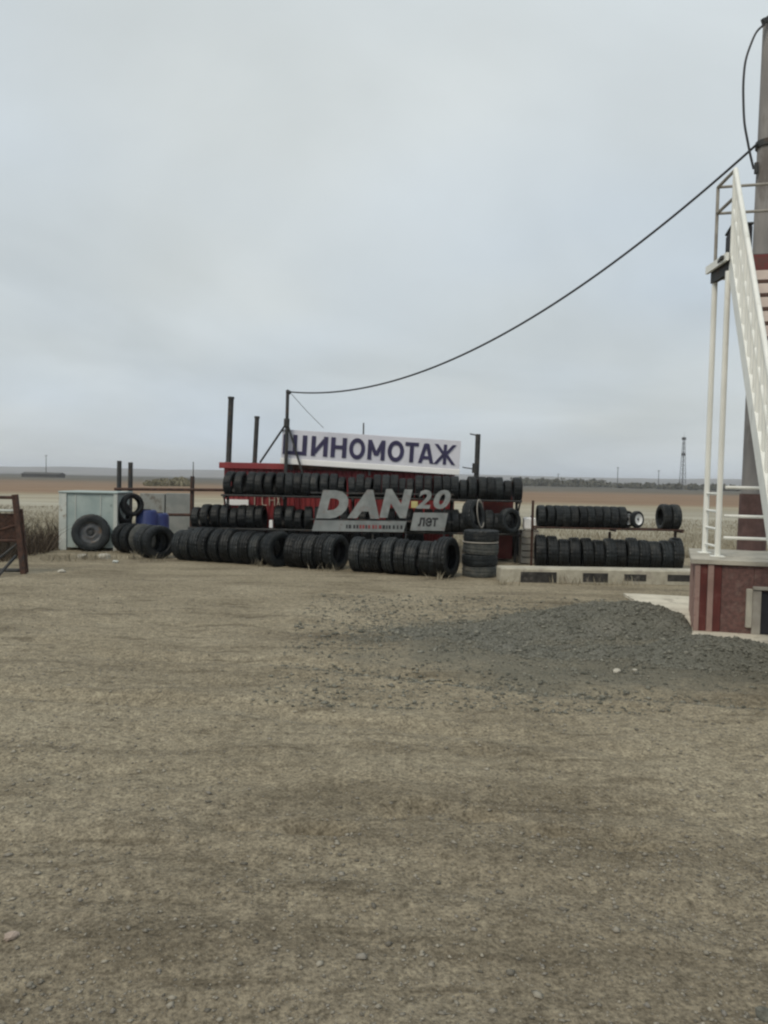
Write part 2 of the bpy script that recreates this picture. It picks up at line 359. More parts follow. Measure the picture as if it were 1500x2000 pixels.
DENTS = [(G(u_, v_).x, G(u_, v_).y) for u_, v_ in ((770,1588),(830,1577),(925,1590),(955,1592),(1065,1617),(1180,1641),(1225,1624),(1250,1648),(470,1616),(590,1624),(640,1622))]   # tread marks pressed into the dirt
def tracks(x, y):
    h = np.zeros_like(x)
    for pts, d in TRACKS:
        px, py = zip(*pts)
        yy = np.interp(x, px, py) + 0.12*vnoise(x*0.7, x*0, 5)
        t = (y - yy)
        gate = np.clip(0.6 + 1.6*vnoise(x*0.8+3, y*0.5, 9), 0, 1)
        d = d*1.7
        h += -d*gate*np.exp(-(t/0.13)**2) + 0.5*d*gate*(np.exp(-((t-0.24)/0.09)**2) + np.exp(-((t+0.24)/0.09)**2))
    return h
def ground_h(x, y):
    near = np.clip((13.0 - y)/3.0, 0, 1)
    lump = np.clip(fbm(x*2.2, y*2.2, 31, 4), 0, 1)
    h = 0.035*fbm(x*0.55, y*0.55, 1, 4)*near + near*(0.030*fbm(x*3.1, y*4.0, 12, 4) + tracks(x, y) + 0.02*lump) + 0.004*fbm(x*6, y*6, 14, 2)
    for (cx, cy) in DENTS: h -= 0.06*np.exp(-((x-cx)/0.13)**2 - ((y-cy)/0.05)**2)
    far = np.clip((y - 30)/200, 0, 1)
    h += far*1.2*fbm(x*0.01, y*0.01, 21, 3)
    h -= 0.25*np.clip((y-19.5)/8, 0, 1)
    return h
def axis(fine0, fine1, step, far_lo, far_hi, grow=1.25):
    a = list(np.arange(fine0, fine1 + 1e-6, step)); lo = []; s = step; p = fine0
    while p > far_lo: s *= grow; p -= s; lo.append(p)
    hi = []; s = step; p = fine1
    while p < far_hi: s *= grow; p += s; hi.append(p)
    return np.array(lo[::-1] + a + hi)
ys = [1.2]
while ys[-1] < 14: ys.append(ys[-1] + 0.020 + 0.0045*(ys[-1]-1.2))
ys_fine = ys
ys = [-400, -120, -40, -15, -6, -2, 0, 0.8] + ys_fine
s = 0.08
while ys[-1] < 4000: s *= 1.12; ys.append(ys[-1] + s)
xs = axis(-6.5, 6.5, 0.032, -4000, 4000, 1.22)
ys = np.array(ys)
gx, gy = np.meshgrid(xs, ys); gz = ground_h(gx, gy)
V = np.stack([gx, gy, gz], -1).reshape(-1, 3); nx, ny = len(xs), len(ys)
ii, jj = np.meshgrid(np.arange(nx-1), np.arange(ny-1)); a = (jj*nx+ii).ravel()
ground = np_mesh('ground', V, np.stack([a, a+1, a+1+nx, a+nx], -1), M['ground'], True)
tag(ground, 'trodden grey-brown dirt yard running out into dry fields', None, None, 'structure')

# gravel heap
HEAPS = ((3.0,9.35,0.30,1.15,0.75), (3.45,7.55,0.25,1.0,0.50), (2.0,8.9,0.14,1.3,0.6), (0.9,8.5,0.09,1.0,0.45), (4.5,7.2,0.22,0.9,0.5), (2.5,7.6,0.12,0.7,0.35), (1.6,8.0,0.06,1.2,0.4))
def heap_h(x, y):
    h = np.zeros_like(x)
    for (cx, cy, hh, rx, ry) in HEAPS: h = np.maximum(h, hh*np.exp(-((x-cx)/rx)**2 - ((y-cy)/ry)**2))
    return h
def heap_full(x, y):
    h = heap_h(x, y); wx = x + 0.25*fbm(x*1.3, y*1.3, 47, 3); wy = y + 0.2*fbm(x*1.3, y*1.3, 49, 3)
    h = heap_h(wx, wy)
    return h - 0.055 + (0.05*fbm(x*1.6, y*1.6, 41, 4) + 0.03*fbm(x*6, y*6, 45, 3))*np.clip(h/0.08, 0, 1)
hx, hy = np.meshgrid(np.arange(-1.0, 6.5, 0.03), np.arange(5.6, 11.6, 0.03))
base = ground_h(hx, hy); hz = heap_full(hx, hy)
# keep only what rises above the yard (plus a skirt), and nothing inside the plinth
TH = math.atan2(0.24, 0.97); O2 = Vector((3.59, 8.80, 0)); BB = Vector((math.cos(TH), -math.sin(TH), 0)); AA = Vector((math.sin(TH), math.cos(TH), 0))
lx = (hx-O2.x)*BB.x + (hy-O2.y)*BB.y; ly = (hx-O2.x)*AA.x + (hy-O2.y)*AA.y
cut = (lx > 0.03) & (ly > 0.03)
apr = np.minimum(np.maximum(lx+0.05, 0)/0.4, 1)*np.minimum(np.maximum(ly+0.62, 0)/0.4, 1)
hz = hz - 0.35*apr
H = np.maximum(hz, base - 0.03)
keep = (hz > base - 0.03) & ~cut
nyh, nxh = hx.shape
ii, jj = np.meshgrid(np.arange(nxh-1), np.arange(nyh-1)); a = (jj*nxh+ii).ravel()
q = np.stack([a, a+1, a+1+nxh, a+nxh], -1); kf = keep.ravel()
q = q[kf[q].any(1) & ~cut.ravel()[q].any(1)]
used = np.unique(q); remap = -np.ones(hx.size, int); remap[used] = np.arange(len(used))
HV = np.stack([hx, hy, H], -1).reshape(-1, 3)[used]
M['heap'] = noisy('heap_gravel', (0.088,0.086,0.068), (0.175,0.170,0.136), 45, 0.95, bump=1.0, bscale=60, c3=(0.22,0.205,0.17), s3=2.5, lo3=0.5, hi3=0.85)
heap = np_mesh('gravel_heap', HV, remap[q], M['heap'], True)
tag(heap, 'low heaps of dark grey gravel dumped in front of the red plinth', 'gravel', None, 'stuff')

# pebbles (one mass, nobody could count them)
ICO = np.array([(0,0,1),(0.9,0,0.2),(0.28,0.86,0.15),(-0.73,0.53,0.2),(-0.73,-0.53,0.1),(0.28,-0.86,0.2),(0,0,-0.6)])
ICF = np.array([(0,1,2),(0,2,3),(0,3,4),(0,4,5),(0,5,1),(6,2,1),(6,3,2),(6,4,3),(6,5,4),(6,1,5)])
def stones(name, px, py, pz, rad, mat, label, cat):
    n = len(px); ang = rng.uniform(0, 2*np.pi, n); sx = rad*rng.uniform(0.8,1.5,n); sy = rad*rng.uniform(0.7,1.1,n); sz = rad*rng.uniform(0.4,0.85,n)
    v = ICO[None]*(1+0.28*rng.uniform(-1,1,(n,7,1)))
    vx = v[...,0]*sx[:,None]; vy = v[...,1]*sy[:,None]; vz = v[...,2]*sz[:,None]
    c, s_ = np.cos(ang)[:,None], np.sin(ang)[:,None]
    Vv = np.stack([vx*c-vy*s_+px[:,None], vx*s_+vy*c+py[:,None], vz+pz[:,None]], -1).reshape(-1,3)
    Ff = (ICF[None]+ (np.arange(n)*7)[:,None,None]).reshape(-1,3)
    o = np_mesh(name, Vv, Ff, mat); tag(o, label, cat, None, 'stuff'); return o
n = 85000
py = 1.8 + 11.0*rng.power(1.0, n)**1.9; px = rng.uniform(-1, 1, n)*(0.62*py+0.6)
den = fbm(px*0.7, py*0.9, 60, 4); k = den > rng.uniform(-0.75, 0.35, n); px, py = px[k], py[k]
rad = np.minimum(0.0022 + 0.0026*rng.exponential(1.0, len(px)), 0.018)
stones('pebbles', px, py, ground_h(px, py)+rad*0.15, rad, M['pebble'], 'small loose pebbles strewn over the dirt yard', 'pebbles')
n = 60000
px = rng.uniform(-1.0, 6.3, n); py = rng.uniform(5.7, 11.4, n); hz_ = heap_full(px, py)
lx = (px-O2.x)*BB.x + (py-O2.y)*BB.y; ly = (px-O2.x)*AA.x + (py-O2.y)*AA.y
hz_ = hz_ - 0.35*np.minimum(np.maximum(lx+0.05,0)/0.4,1)*np.minimum(np.maximum(ly+0.62,0)/0.4,1)
b_ = ground_h(px, py); k = (hz_ > b_ - 0.012 - 0.022*rng.exponential(1, n)) & ~((lx > -0.03) & (ly > -0.03)); px, py = px[k], py[k]
pz = np.maximum(hz_[k], b_[k]); rad = np.minimum(0.006 + 0.005*rng.exponential(1.0, len(px)), 0.035)
stones('gravel_stones', px, py, pz+rad*0.1, rad, M['chip'], 'loose dark grey crushed stones covering the gravel heaps', 'gravel')

# ------------------------------------------------------------------ far land
def ridge(name, Y, amp, base_h, x0, x1, seed, mat, label):
    xs_ = np.linspace(x0, x1, 160); V_ = []; 
    for i, x in enumerate(xs_):
        h = base_h + amp*(float(fbm(np.array([x*0.0016+seed]), np.array([seed*1.0]), seed, 5)[0])+0.4)
        V_ += [(x, Y-500, -3), (x, Y, h*0.8), (x, Y+160, h), (x, Y+800, -3)]
    q_ = []
    for i in range(len(xs_)-1):
        for j in range(3): q_.append((i*4+j, (i+1)*4+j, (i+1)*4+j+1, i*4+j+1))
    o = np_mesh(name, V_, q_, mat, True); tag(o, label, None, None, 'structure'); return o
M['hill'] = noisy('far_hills', (0.11,0.10,0.085), (0.17,0.15,0.12), 0.004, 0.95, c3=(0.08,0.08,0.065), s3=0.01)
ridge('hills', 2300, 18, 17, -2600, 2600, 3, M['hill'], 'low hazy hills along the horizon')
def clump_mass(name, pts, mat, label, cat, leaf=0.6, per=60):
    Vv = []; Ff = []
    for (x, y, z0, hgt, wid) in pts:
        for k in range(per):
            t = random.random(); rr = wid*0.5*math.sqrt(random.random())*math.sin(math.pi*(0.15+0.8*t)); an = random.uniform(0, 6.28)
            c = Vector((x+rr*math.cos(an), y+rr*math.sin(an), z0+hgt*(0.08+0.92*t)))
            a_ = Vector((random.gauss(0,1), random.gauss(0,1), random.gauss(0,1))).normalized(); b2 = a_.orthogonal().normalized()
            s_ = leaf*random.uniform(0.6,1.3); i0 = len(Vv)
            Vv += [c+a_*s_, c+b2*s_*0.7, c-a_*s_*0.8+b2*0.2, c-b2*s_*0.6]; Ff.append((i0,i0+1,i0+2,i0+3))
    o = np_mesh(name, [tuple(v) for v in Vv], Ff, mat); tag(o, label, cat, None, 'stuff'); return o
pts = []
for k in range(420):
    u = random.uniform(1000, 1480); Y = random.uniform(420, 640); hgt = random.uniform(2.5, 5.2)*(1.1 if u < 1180 else 0.8)
    pts.append((X(u, Y), Y, -0.5, hgt, hgt*1.6))
clump_mass('shelter_belt', pts, M['far_leaf'], 'hazy belt of far trees on the horizon beyond the right tyre rack', 'tree belt', 0.8, 50)
pts = []
for k in range(60):
    u = random.uniform(285, 372); Y = random.uniform(150, 170); hgt = random.uniform(0.9, 2.2)*(0.6+0.5*(u-285)/87)
    pts.append((X(u, Y), Y, -0.6, hgt, hgt*1.5))
M['shrub'] = island_mat('bare_shrub', [(0.13,0.12,0.075),(0.19,0.175,0.11),(0.24,0.21,0.14)])
clump_mass('scrub_thicket', pts, M['shrub'], 'pale olive scrub thicket in the field left of the red shed', 'scrub', 0.22, 90)

def utility_pole(u, vtop, Y, label, arm=True):
    x = X(u, Y); zt = Z(u, vtop, Y)
    t = empty('utility_pole', (x, Y, -0.8), 0, label, 'pole', 'far utility poles')
    MB().tube((0,0,0), (0,0,zt+0.8), 0.22, 0.15, 8).build('pole', M['dark_steel'], t)
    if arm: MB().bar((-0.9,0,zt+0.3), (0.9,0,zt+0.3), 0.15, 0.15).build('crossarm', M['dark_steel'], t)
utility_pole(1206, 912, 420, 'far utility pole standing over the field behind the white wheel rims')
utility_pole(1286, 918, 420, 'far utility pole behind the pair of tyres on the end of the right rack')
utility_pole(1090, 925, 480, 'far utility pole behind the upper tyres of the right rack')
utility_pole(90, 888, 400, 'far utility pole beside the low dark barn')
utility_pole(708, 826, 160, 'thin far pole rising just above the white sign board', False)
# lattice mast
Ym = 480; xm = X(1333, Ym); zt = Z(1333, 848, Ym)
mast = empty('radio_mast', (xm, Ym, -0.8), 0.3, 'tall thin lattice radio mast far beyond the right tyre rack', 'mast')
zb = zt + 0.8
for sx in (-1,1):
    for sy in (-1,1):
        MB().tube((sx*1.5, sy*1.5, 0), (sx*0.45, sy*0.45, zb*0.94), 0.16, 0.12, 6).build('leg', M['dark_steel'], mast)
br = MB(); nlev = 12
for k in range(nlev):
    z0, z1 = zb*0.94*k/nlev, zb*0.94*(k+1)/nlev; w0 = 1.5-1.05*k/nlev; w1 = 1.5-1.05*(k+1)/nlev
    for (ax, ay, bx_, by) in ((-1,-1,1,-1),(1,-1,1,1),(1,1,-1,1),(-1,1,-1,-1)):
        br.tube((ax*w0, ay*w0, z0), (bx_*w1, by*w1, z1), 0.07, None, 5); br.tube((ax*w1, ay*w1, z1), (bx_*w1, by*w1, z1), 0.06, None, 5)
br.build('bracing', M['dark_steel'], mast)
MB().tube((0,0,zb*0.9), (0,0,zb+1.5), 0.09, 0.05, 6).build('antenna', M['dark_steel'], mast)
for zz in (0.62, 0.90): MB().box(-0.9,0.9,-0.9,0.9,zb*zz,zb*zz+1.6).build('antenna_panel', M['dark_steel'], mast)
# barn far left
Yb = 380; xb = X(85, Yb); barn = empty('barn', (xb, Yb, -0.8), 0, 'long low dark barn far across the field beyond the rusty gate', 'building')
M['barn'] = noisy('barn_wall', (0.045,0.043,0.038), (0.07,0.065,0.055), 0.8, 0.9)
MB().box(-9,9,-4,4,0,1.9).build('wall', M['barn'], barn)
MB().add([(-9.4,-4.5,1.9),(9.4,-4.5,1.9),(9.4,4.5,1.9),(-9.4,4.5,1.9),(-9.4,0,2.9),(9.4,0,2.9)], [(0,1,5,4),(2,3,4,5),(0,4,3),(1,2,5),(0,3,2,1)]).build('roof', M['barn'], barn)

# ------------------------------------------------------------------ dry grass and weeds
def blades(name, px, py, hgt, wid, mat, label, cat, lean=0.35):
    n = len(px); an = rng.uniform(0, 2*np.pi, n); la = rng.uniform(0, 2*np.pi, n); ln = lean*hgt*rng.uniform(0.2, 1.4, n)
    z0 = ground_h(px, py) - 0.02; c, s_ = np.cos(an)*wid, np.sin(an)*wid
    p0 = np.stack([px-c, py-s_, z0], -1); p1 = np.stack([px+c, py+s_, z0], -1)
    mx, my = px+np.cos(la)*ln*0.35, py+np.sin(la)*ln*0.35
    p2 = np.stack([mx+c*0.7, my+s_*0.7, z0+hgt*0.6], -1); p3 = np.stack([mx-c*0.7, my-s_*0.7, z0+hgt*0.6], -1)
    tx, ty = px+np.cos(la)*ln, py+np.sin(la)*ln
    p4 = np.stack([tx, ty, z0+hgt], -1)
    Vv = np.stack([p0,p1,p2,p3,p4], 1).reshape(-1,3); i0 = np.arange(n)*5
    T = np.concatenate([np.stack([i0,i0+1,i0+2],-1), np.stack([i0,i0+2,i0+3],-1), np.stack([i0+3,i0+2,i0+4],-1)])
    o = np_mesh(name, Vv, T, mat); tag(o, label, cat, None, 'stuff'); return o
n = 90000
py = 18.2 + 26*rng.uniform(0,1,n)**1.6; px = rng.uniform(-0.62, 0.62, n)*py
k = fbm(px*0.35, py*0.35, 70, 4) > rng.uniform(-0.7, 0.3, n); px, py = px[k], py[k]
k = ~((px > -3.9) & (px < 1.9) & (py < 19.6)); px, py = px[k], py[k]
blades('dry_grass', px, py, rng.uniform(0.05, 0.17, len(px))*(1+0.6*fbm(px*0.4,py*0.4,71,3)), rng.uniform(0.006,0.014,len(px)), M['grass'], 'pale dry steppe grass behind the tyre rows', 'grass')
n = 16000
px = rng.uniform(-12.5, -7.15, n); py = rng.uniform(13.8, 19.5, n)
k = fbm(px*0.9, py*0.9, 80, 4) > rng.uniform(-0.6, 0.3, n); px, py = px[k], py[k]
hh = rng.uniform(0.10, 0.70, len(px))*np.clip((py-13.2)/2.6, 0.12, 1)*np.clip(0.75+1.1*fbm(px*1.3, py*1.3, 83, 3), 0.2, 1.4)
blades('brown_weeds', px, py, hh, rng.uniform(0.005,0.012,len(px)), M['reed'], 'thicket of brown dead weeds between the rusty gate and the pale box', 'weeds', 0.8)
tx, ty = [], []
def tuft(x, y, n, r):
    for _ in range(n): tx.append(x+random.gauss(0, r)); ty.append(y+random.gauss(0, r*0.6))
for u, v, n_, r in ((262,1092,60,0.08),(300,1098,30,0.1),(505,1106,30,0.1),(1020,1098,160,0.13),(1038,1092,120,0.10),(1110,1141,60,0.2),(1200,1143,70,0.25),(1290,1140,60,0.2),(985,1142,30,0.1),(180,1092,120,0.25),(110,1095,120,0.3),(640,1116,30,0.15),(860,1132,30,0.12),(1345,1085,60,0.1)):
    g_ = G(u, v); tuft(g_.x, g_.y, n_, r)
tx, ty = np.array(tx), np.array(ty)
blades('weed_tufts', tx, ty, rng.uniform(0.05,0.22,len(tx)), rng.uniform(0.004,0.009,len(tx)), M['grass'], 'small dry weed tufts along the foot of the tyre rows and beam', 'weeds', 0.6)

# ------------------------------------------------------------------ tyres
def tyre_mesh(name, Ro, Ri, W, mat, blocks=52, ngroove=3):
    h = W/2; sh = 0.86
    out_ = [(-h*0.80, Ri), (-h*0.92, Ri+0.015), (-h*1.0, Ri+(Ro-Ri)*0.45), (-h*0.98, Ri+(Ro-Ri)*0.68), (-h*0.93, Ro-0.030), (-h*sh, Ro-0.008)]
    tread = []; gw = 0.011; gd = 0.014
    for g in range(ngroove):
        xc = -h*0.55 + h*1.1*(g/(ngroove-1) if ngroove > 1 else 0.5)
        tread += [(xc-gw, Ro), (xc-gw*0.8, Ro-gd), (xc+gw*0.8, Ro-gd), (xc+gw, Ro)]
    right = [(-x, r) for x, r in out_[::-1]]
    inner = [(h*0.72, Ri+0.01), (h*0.80, Ri+(Ro-Ri)*0.45), (h*0.70, Ro-0.04), (-h*0.70, Ro-0.04), (-h*0.80, Ri+(Ro-Ri)*0.45), (-h*0.72, Ri+0.01)]
    prof = out_ + tread + right + inner
    no, ntr = len(out_), len(tread)
    def fn(k, j, x, r):
        if k % 2 == 0 and (no-2 <= j < no+1 or no+ntr-1 <= j < no+ntr+2): r -= 0.010
        if k % 4 == 0 and no <= j < no+ntr: r -= 0.005
        return x, r
    return MB().lathe(prof, blocks*2//2*1, True, fn).mesh(name, mat, False)
TY = {
  'car':   tyre_mesh('car_tyre', 0.325, 0.195, 0.205, M['rubber']),
  'suv':   tyre_mesh('suv_tyre', 0.365, 0.215, 0.235, M['rubber']),
  'small': tyre_mesh('small_tyre', 0.265, 0.165, 0.170, M['rubber']),
  'mini':  tyre_mesh('mini_tyre', 0.235, 0.150, 0.155, M['rubber']),
  'truck': tyre_mesh('truck_tyre', 0.41, 0.235, 0.27, M['rubber'], 60, 3),
  'dusty': tyre_mesh('dusty_tyre', 0.325, 0.195, 0.205, M['rubber_dusty']),
}
RAD = {'car':0.325,'suv':0.365,'small':0.265,'mini':0.235,'truck':0.41,'dusty':0.325}; WID = {'car':0.205,'suv':0.235,'small':0.17,'mini':0.155,'truck':0.27,'dusty':0.205}
def tyre(kind, c, axis_dir, label, group, spin=None, name='tyre'):
    o = bpy.data.objects.new(name, TY[kind]); col.objects.link(o)
    d = Vector(axis_dir).normalized(); q_ = Vector((1,0,0)).rotation_difference(d)
    o.rotation_mode = 'QUATERNION'; o.rotation_quaternion = q_ @ Matrix.Rotation(random.uniform(0,6.28) if spin is None else spin, 3, 'X').to_quaternion()
    o.location = c; return tag(o, label, 'tyre', group)
ORD = 'first second third fourth fifth sixth seventh eighth ninth tenth eleventh twelfth thirteenth fourteenth fifteenth sixteenth seventeenth eighteenth nineteenth twentieth'.split()
ORD += ['twenty-'+o_ for o_ in ORD[:9]] + ['thirtieth'] + ['thirty-'+o_ for o_ in ORD[:9]]
def row_on_ground(x0, y0, dirv, kinds, label, group, gap=0.016, jit=0.09):
    d = Vector((dirv[0], dirv[1], 0)).normalized(); s_ = 0.0
    for ki, kd in enumerate(kinds):
        r, wd = RAD[kd]*random.uniform(0.985, 1.0), WID[kd]; s_ += wd/2
        ax = (d + Vector((0, random.gauss(-0.06,jit), random.gauss(0,0.03)))).normalized()
        p = Vector((x0, y0, 0)) + d*s_ + Vector((-d.y, d.x, 0))*random.gauss(0, 0.03)
        sc_ = random.choice((0.94,0.97,1.0,1.0,1.03,1.06)); tyre(kd, (p.x, p.y, RAD[kd]*0.985*sc_), ax, label.replace('#', ORD[ki]).replace('@', ORD[len(kinds)-1-ki]), group).scale = (1, sc_, sc_); s_ += wd/2 + gap
    return Vector((x0, y0, 0)) + d*s_
# front row on the ground, running obliquely toward the camera to the right
A0, A1 = G(285, 1088), G(893, 1128)
rd = (A1-A0).normalized(); rdir = (rd.x, rd.y)
def at_row(u):      # point of the row line seen at column u
    t = 0.0; best = None
    for i in range(0, 801):
        p = A0 + (A1-A0)*(-0.2 + 1.4*i/800); sc_ = abs((p.x/p.y)*F+750 - u)
        if best is None or sc_ < best[0]: best = (sc_, p)
    return best[1]
RL = 'black car tyres standing side by side in the ground row'
def run(u0, kinds, label, group, ang=None, dy=0.0):
    p = at_row(u0); d = Vector((rdir[0], rdir[1], 0))
    if ang is not None: d = Vector((math.cos(ang), math.sin(ang), 0))
    return row_on_ground(p.x, p.y+dy, (d.x, d.y), kinds, label, group)
run(288, ['suv','suv'], 'larger black tyre, # from the blue barrels, heading the ground row', 'large tyres at the row end', ang=-0.62)
run(350, ['car']*6, 'black tyre, # from the larger pair, in the ground run below the white plate', 'run of six ground tyres')
run(462, ['car']*3, 'black tyre, # from the skewed pair counting back, in the short ground run'.replace('#','@'), 'run of three ground tyres')
run(528, ['car']*2, 'skewed black tyre, # from the short run, before the silver letter D', 'tilted pair of ground tyres', ang=-0.75, dy=0.1)
run(566, ['car']*5, 'black tyre, # from the skewed pair, in the ground run under the silver letters', 'run of five ground tyres')
run(692, ['car']*8, 'black tyre, @ before the larger tyre by the flat stack, in the ground row', 'run of eight ground tyres')
row_on_ground(X(384,16.6), 16.58, (1,0.0), ['car']*22, 'black tyre, # from the fence end, in the back row against the red shed', 'back row against the shed', 0.02, 0.10)
p = at_row(868); tyre('suv', (p.x+0.05, p.y-0.10, 0.36), (0.86,-0.5,0.03), 'larger black tyre closing the ground row beside the flat tyre stack', None)

# left end: tyres between white box and row
for i, (u, dyy, ax, kd) in enumerate(((228,0.3,(0.75,-0.66,0.05),'car'), (248,0.15,(0.8,-0.6,0),'car'), (270,0.0,(0.85,-0.5,0.0),'dusty'))):
    g_ = G(u, 1084); tyre(kd, (g_.x, g_.y+dyy+0.3, RAD[kd]), ax, ['black tyre leaning next to the pale box behind the spoked wheel', 'black tyre second from the pale box under the raised tyre', 'dusty grey tyre third from the pale box'][i], None)

# spoked big wheel leaning on the pale box
def wheel(loc, axis_dir, kind, rim_mat, label, group=None, name='wheel'):
    t = empty(name, loc, 0, label, 'wheel', group)
    d = Vector(axis_dir).normalized(); t.rotation_mode = 'QUATERNION'; t.rotation_quaternion = Vector((1,0,0)).rotation_difference(d)
    o = bpy.data.objects.new('tyre', TY[kind]); col.objects.link(o); o.parent = t
    ri = RAD[kind]*0.60; h = WID[kind]/2
    rim = MB().lathe([(h*0.9, ri+0.012),(h*0.86, ri-0.004),(h*0.55, ri-0.02),(h*0.45, ri*0.75),(h*0.55, ri*0.55),(h*0.62, ri*0.36),(h*0.5, ri*0.34),(h*0.48, 0.001)], 36).build('rim', rim_mat, t, True)
    hub = MB().lathe([(h*0.72, 0.001),(h*0.72, ri*0.18),(h*0.5, ri*0.2)], 16).build('hub', M['dark_steel'], rim)
    for k in range(5):
        an = k*2*math.pi/5; c, s_ = math.cos(an)*ri*0.27, math.sin(an)*ri*0.27
        MB().tube((h*0.48, c, s_), (h*0.62, c, s_), ri*0.05, None, 6).build('wheel_nut', M['dark_steel'], rim)
    return t
g_ = G(174, 1077); wheel((g_.x, g_.y+0.12, 0.405), (0.22,-0.97,0.12), 'truck', M['rim'], 'big black wheel with steel rim leaning on the pale box')

# ------------------------------------------------------------------ pale metal box
Yx = 17.0; xl, xr = X(119, Yx), X(226, Yx); zt = Z(170, 961, Yx)
bxo = empty('metal_box', ((xl+xr)/2, Yx, 0), R(2), 'pale grey-green sheet metal box with rust marks behind the big wheel', 'box')
hw = (xr-xl)/2
MB().bbox(-hw+0.03, hw-0.03, 0.02, 1.1, 0.06, zt-0.03).build('body', M['tank'], bxo)
for sx in (-1,1): MB().bbox(sx*hw-0.05 if sx>0 else -hw-0.03, sx*hw+0.03 if sx>0 else -hw+0.13, -0.01, 0.06, 0.0, zt-0.02).build('corner_post', M['tank_edge'], bxo)
MB().bbox(-hw-0.04, hw+0.04, -0.03, 1.15, zt-0.028, zt+0.012).build('lid', M['tank'], bxo)
MB().bbox(-0.02, 0.10, -0.012, 0.03, zt*0.55, zt*0.62).build('latch', M['frame_grey'], bxo)
for dxx in (-0.28, 0.27): MB().bbox(dxx-0.008, dxx+0.008, 0.006, 0.03, 0.1, zt-0.05, 0.003).build('seam', M['tank_edge'], bxo)

# raised tyre hung on the fence post and blue barrels
g_ = P(258, 986, 17.35); tyre('small', g_, (0.72,-0.68,0.12), 'black tyre hung up on the fence post beside the pale box', None)
bs = P(240, 995, 17.5); tyre('small', (bs.x, bs.y, bs.z-0.08), (0.9,-0.3,0.3), 'black tyre wedged behind the hung tyre next to the pale box', None)
for i, (u, hh_) in enumerate(((287,0.90),(310,0.82))):
    Yq = 17.7+0.25*i; bx0 = X(u, Yq)
    t = empty('barrel', (bx0, Yq, 0), 0, ['blue plastic barrel nearer the hung tyre', 'shorter blue plastic barrel nearer the grey panel'][i], 'barrel')
    prof = [(0,0.001),(0,0.20),(0.04,0.24),(0.3,0.255),(0.32,0.265),(0.36,0.265),(0.38,0.255),(hh_-0.06,0.24),(hh_-0.01,0.21),(hh_,0.20),(hh_,0.001)]
    ob = MB().lathe(prof, 28).build('drum', M['blue'], t, True); ob.rotation_euler = (0, R(-90), 0)
    li = MB().lathe([(0,0.10),(0.02,0.10),(0.02,0.001)], 18).build('lid', M['dark_steel'], t, True); li.rotation_euler = (0, R(-90), 0); li.location = (0,0,hh_+0.0)
# grey concrete panels behind
for i, (u0, u1) in enumerate(((274,322),(325,374))):
    Yq = 20.2; a_, b_ = X(u0,Yq), X(u1,Yq); zt2 = Z(u0, 963, Yq)
    o = MB().bbox(-(b_-a_)/2, (b_-a_)/2, -0.08, 0.08, -0.3, zt2, 0.015).build('concrete_slab', noisy('panel_grey%d'%i, (0.20,0.215,0.205), (0.28,0.29,0.27), 3, 0.9, bump=0.4, c3=(0.15,0.14,0.12), s3=3))
    o.location = ((a_+b_)/2, Yq, 0); o.rotation_euler = (R(-3), 0, 0)
    tag(o, ['grey concrete panel standing behind the blue barrels', 'grey concrete panel standing behind the weeds next to the low tyre shelf'][i], 'panel')

# rusty rail fence
fe = empty('rail_fence', (0,0,0), 0, 'rusty pipe fence with two rails behind the blue barrels', 'fence')
Yf = 18.6
for u, vt in ((232,900),(254,903),(375,930)):
    x = X(u, Yf); MB().tube((x,Yf,-0.1), (x+0.01,Yf,Z(u,vt,Yf)), 0.055 if u < 300 else 0.05, None, 10).build('post', M['dark_steel'] if u<300 else M['rust'], fe)
x = X(378, Yf); MB().tube((x,Yf-0.04,0.6), (x,Yf-0.04,Z(378,902,Yf)), 0.012, None, 6).build('rod', M['dark_steel'], fe)
for va, vb in ((955,957),(1004,1006)):
    MB().tube((X(226,Yf),Yf-0.08,Z(226,va,Yf)), (X(440,Yf),Yf-0.08,Z(440,vb,Yf)), 0.035, None, 8).build('rail', M['rust'], fe)

# ------------------------------------------------------------------ red shed
Ys = 16.95; sl, sr = X(437, Ys), X(888, Ys); roof_z = 2.0
shed = empty('red_shed', (sl, Ys, 0), R(-0.4), 'low red sheet metal tyre shop shed behind the racks', 'shed')
L = sr - sl
MB().bbox(0, L, 0.03, 2.3, 0, roof_z-0.05, 0.02).build('wall', M['red'], shed)
npan = 9
for k in range(npan):
    a_ = L*k/npan; b2 = L*(k+1)/npan
    pm = MB(); nr = 5; wdt = (b2-a_-0.012)
    prof = []
    for r_ in range(nr):
        o_ = a_+0.006+wdt*r_/nr; s5 = wdt/nr
        prof += [(o_, 0.02), (o_+s5*0.35, 0.02), (o_+s5*0.5, -0.005), (o_+s5*0.85, -0.005)]
    prof.append((b2-0.006, 0.02))
    vs_ = [(x_, y_, 0.05) for x_, y_ in prof] + [(x_, y_, roof_z-0.09) for x_, y_ in prof]; m_ = len(prof)
    pm.add(vs_, [(i, i+1, m_+i+1, m_+i) for i in range(m_-1)]).build('panel', M['red'], shed)
MB().bbox(-0.08, L+0.06, -0.06, 2.4, roof_z-0.05, roof_z+0.01, 0.01).build('roof', M['dark_red'], shed)
MB().bbox(-0.09, 1.34, -0.085, -0.062, roof_z-0.11, roof_z+0.02, 0.005).build('fascia', M['red'], shed)
MB().bbox(1.345, L+0.07, -0.083, -0.062, roof_z-0.11, roof_z+0.015, 0.005).build('fascia', M['rust'], shed)  # fascia stretch below the sign, coloured darker to paint in the shade there
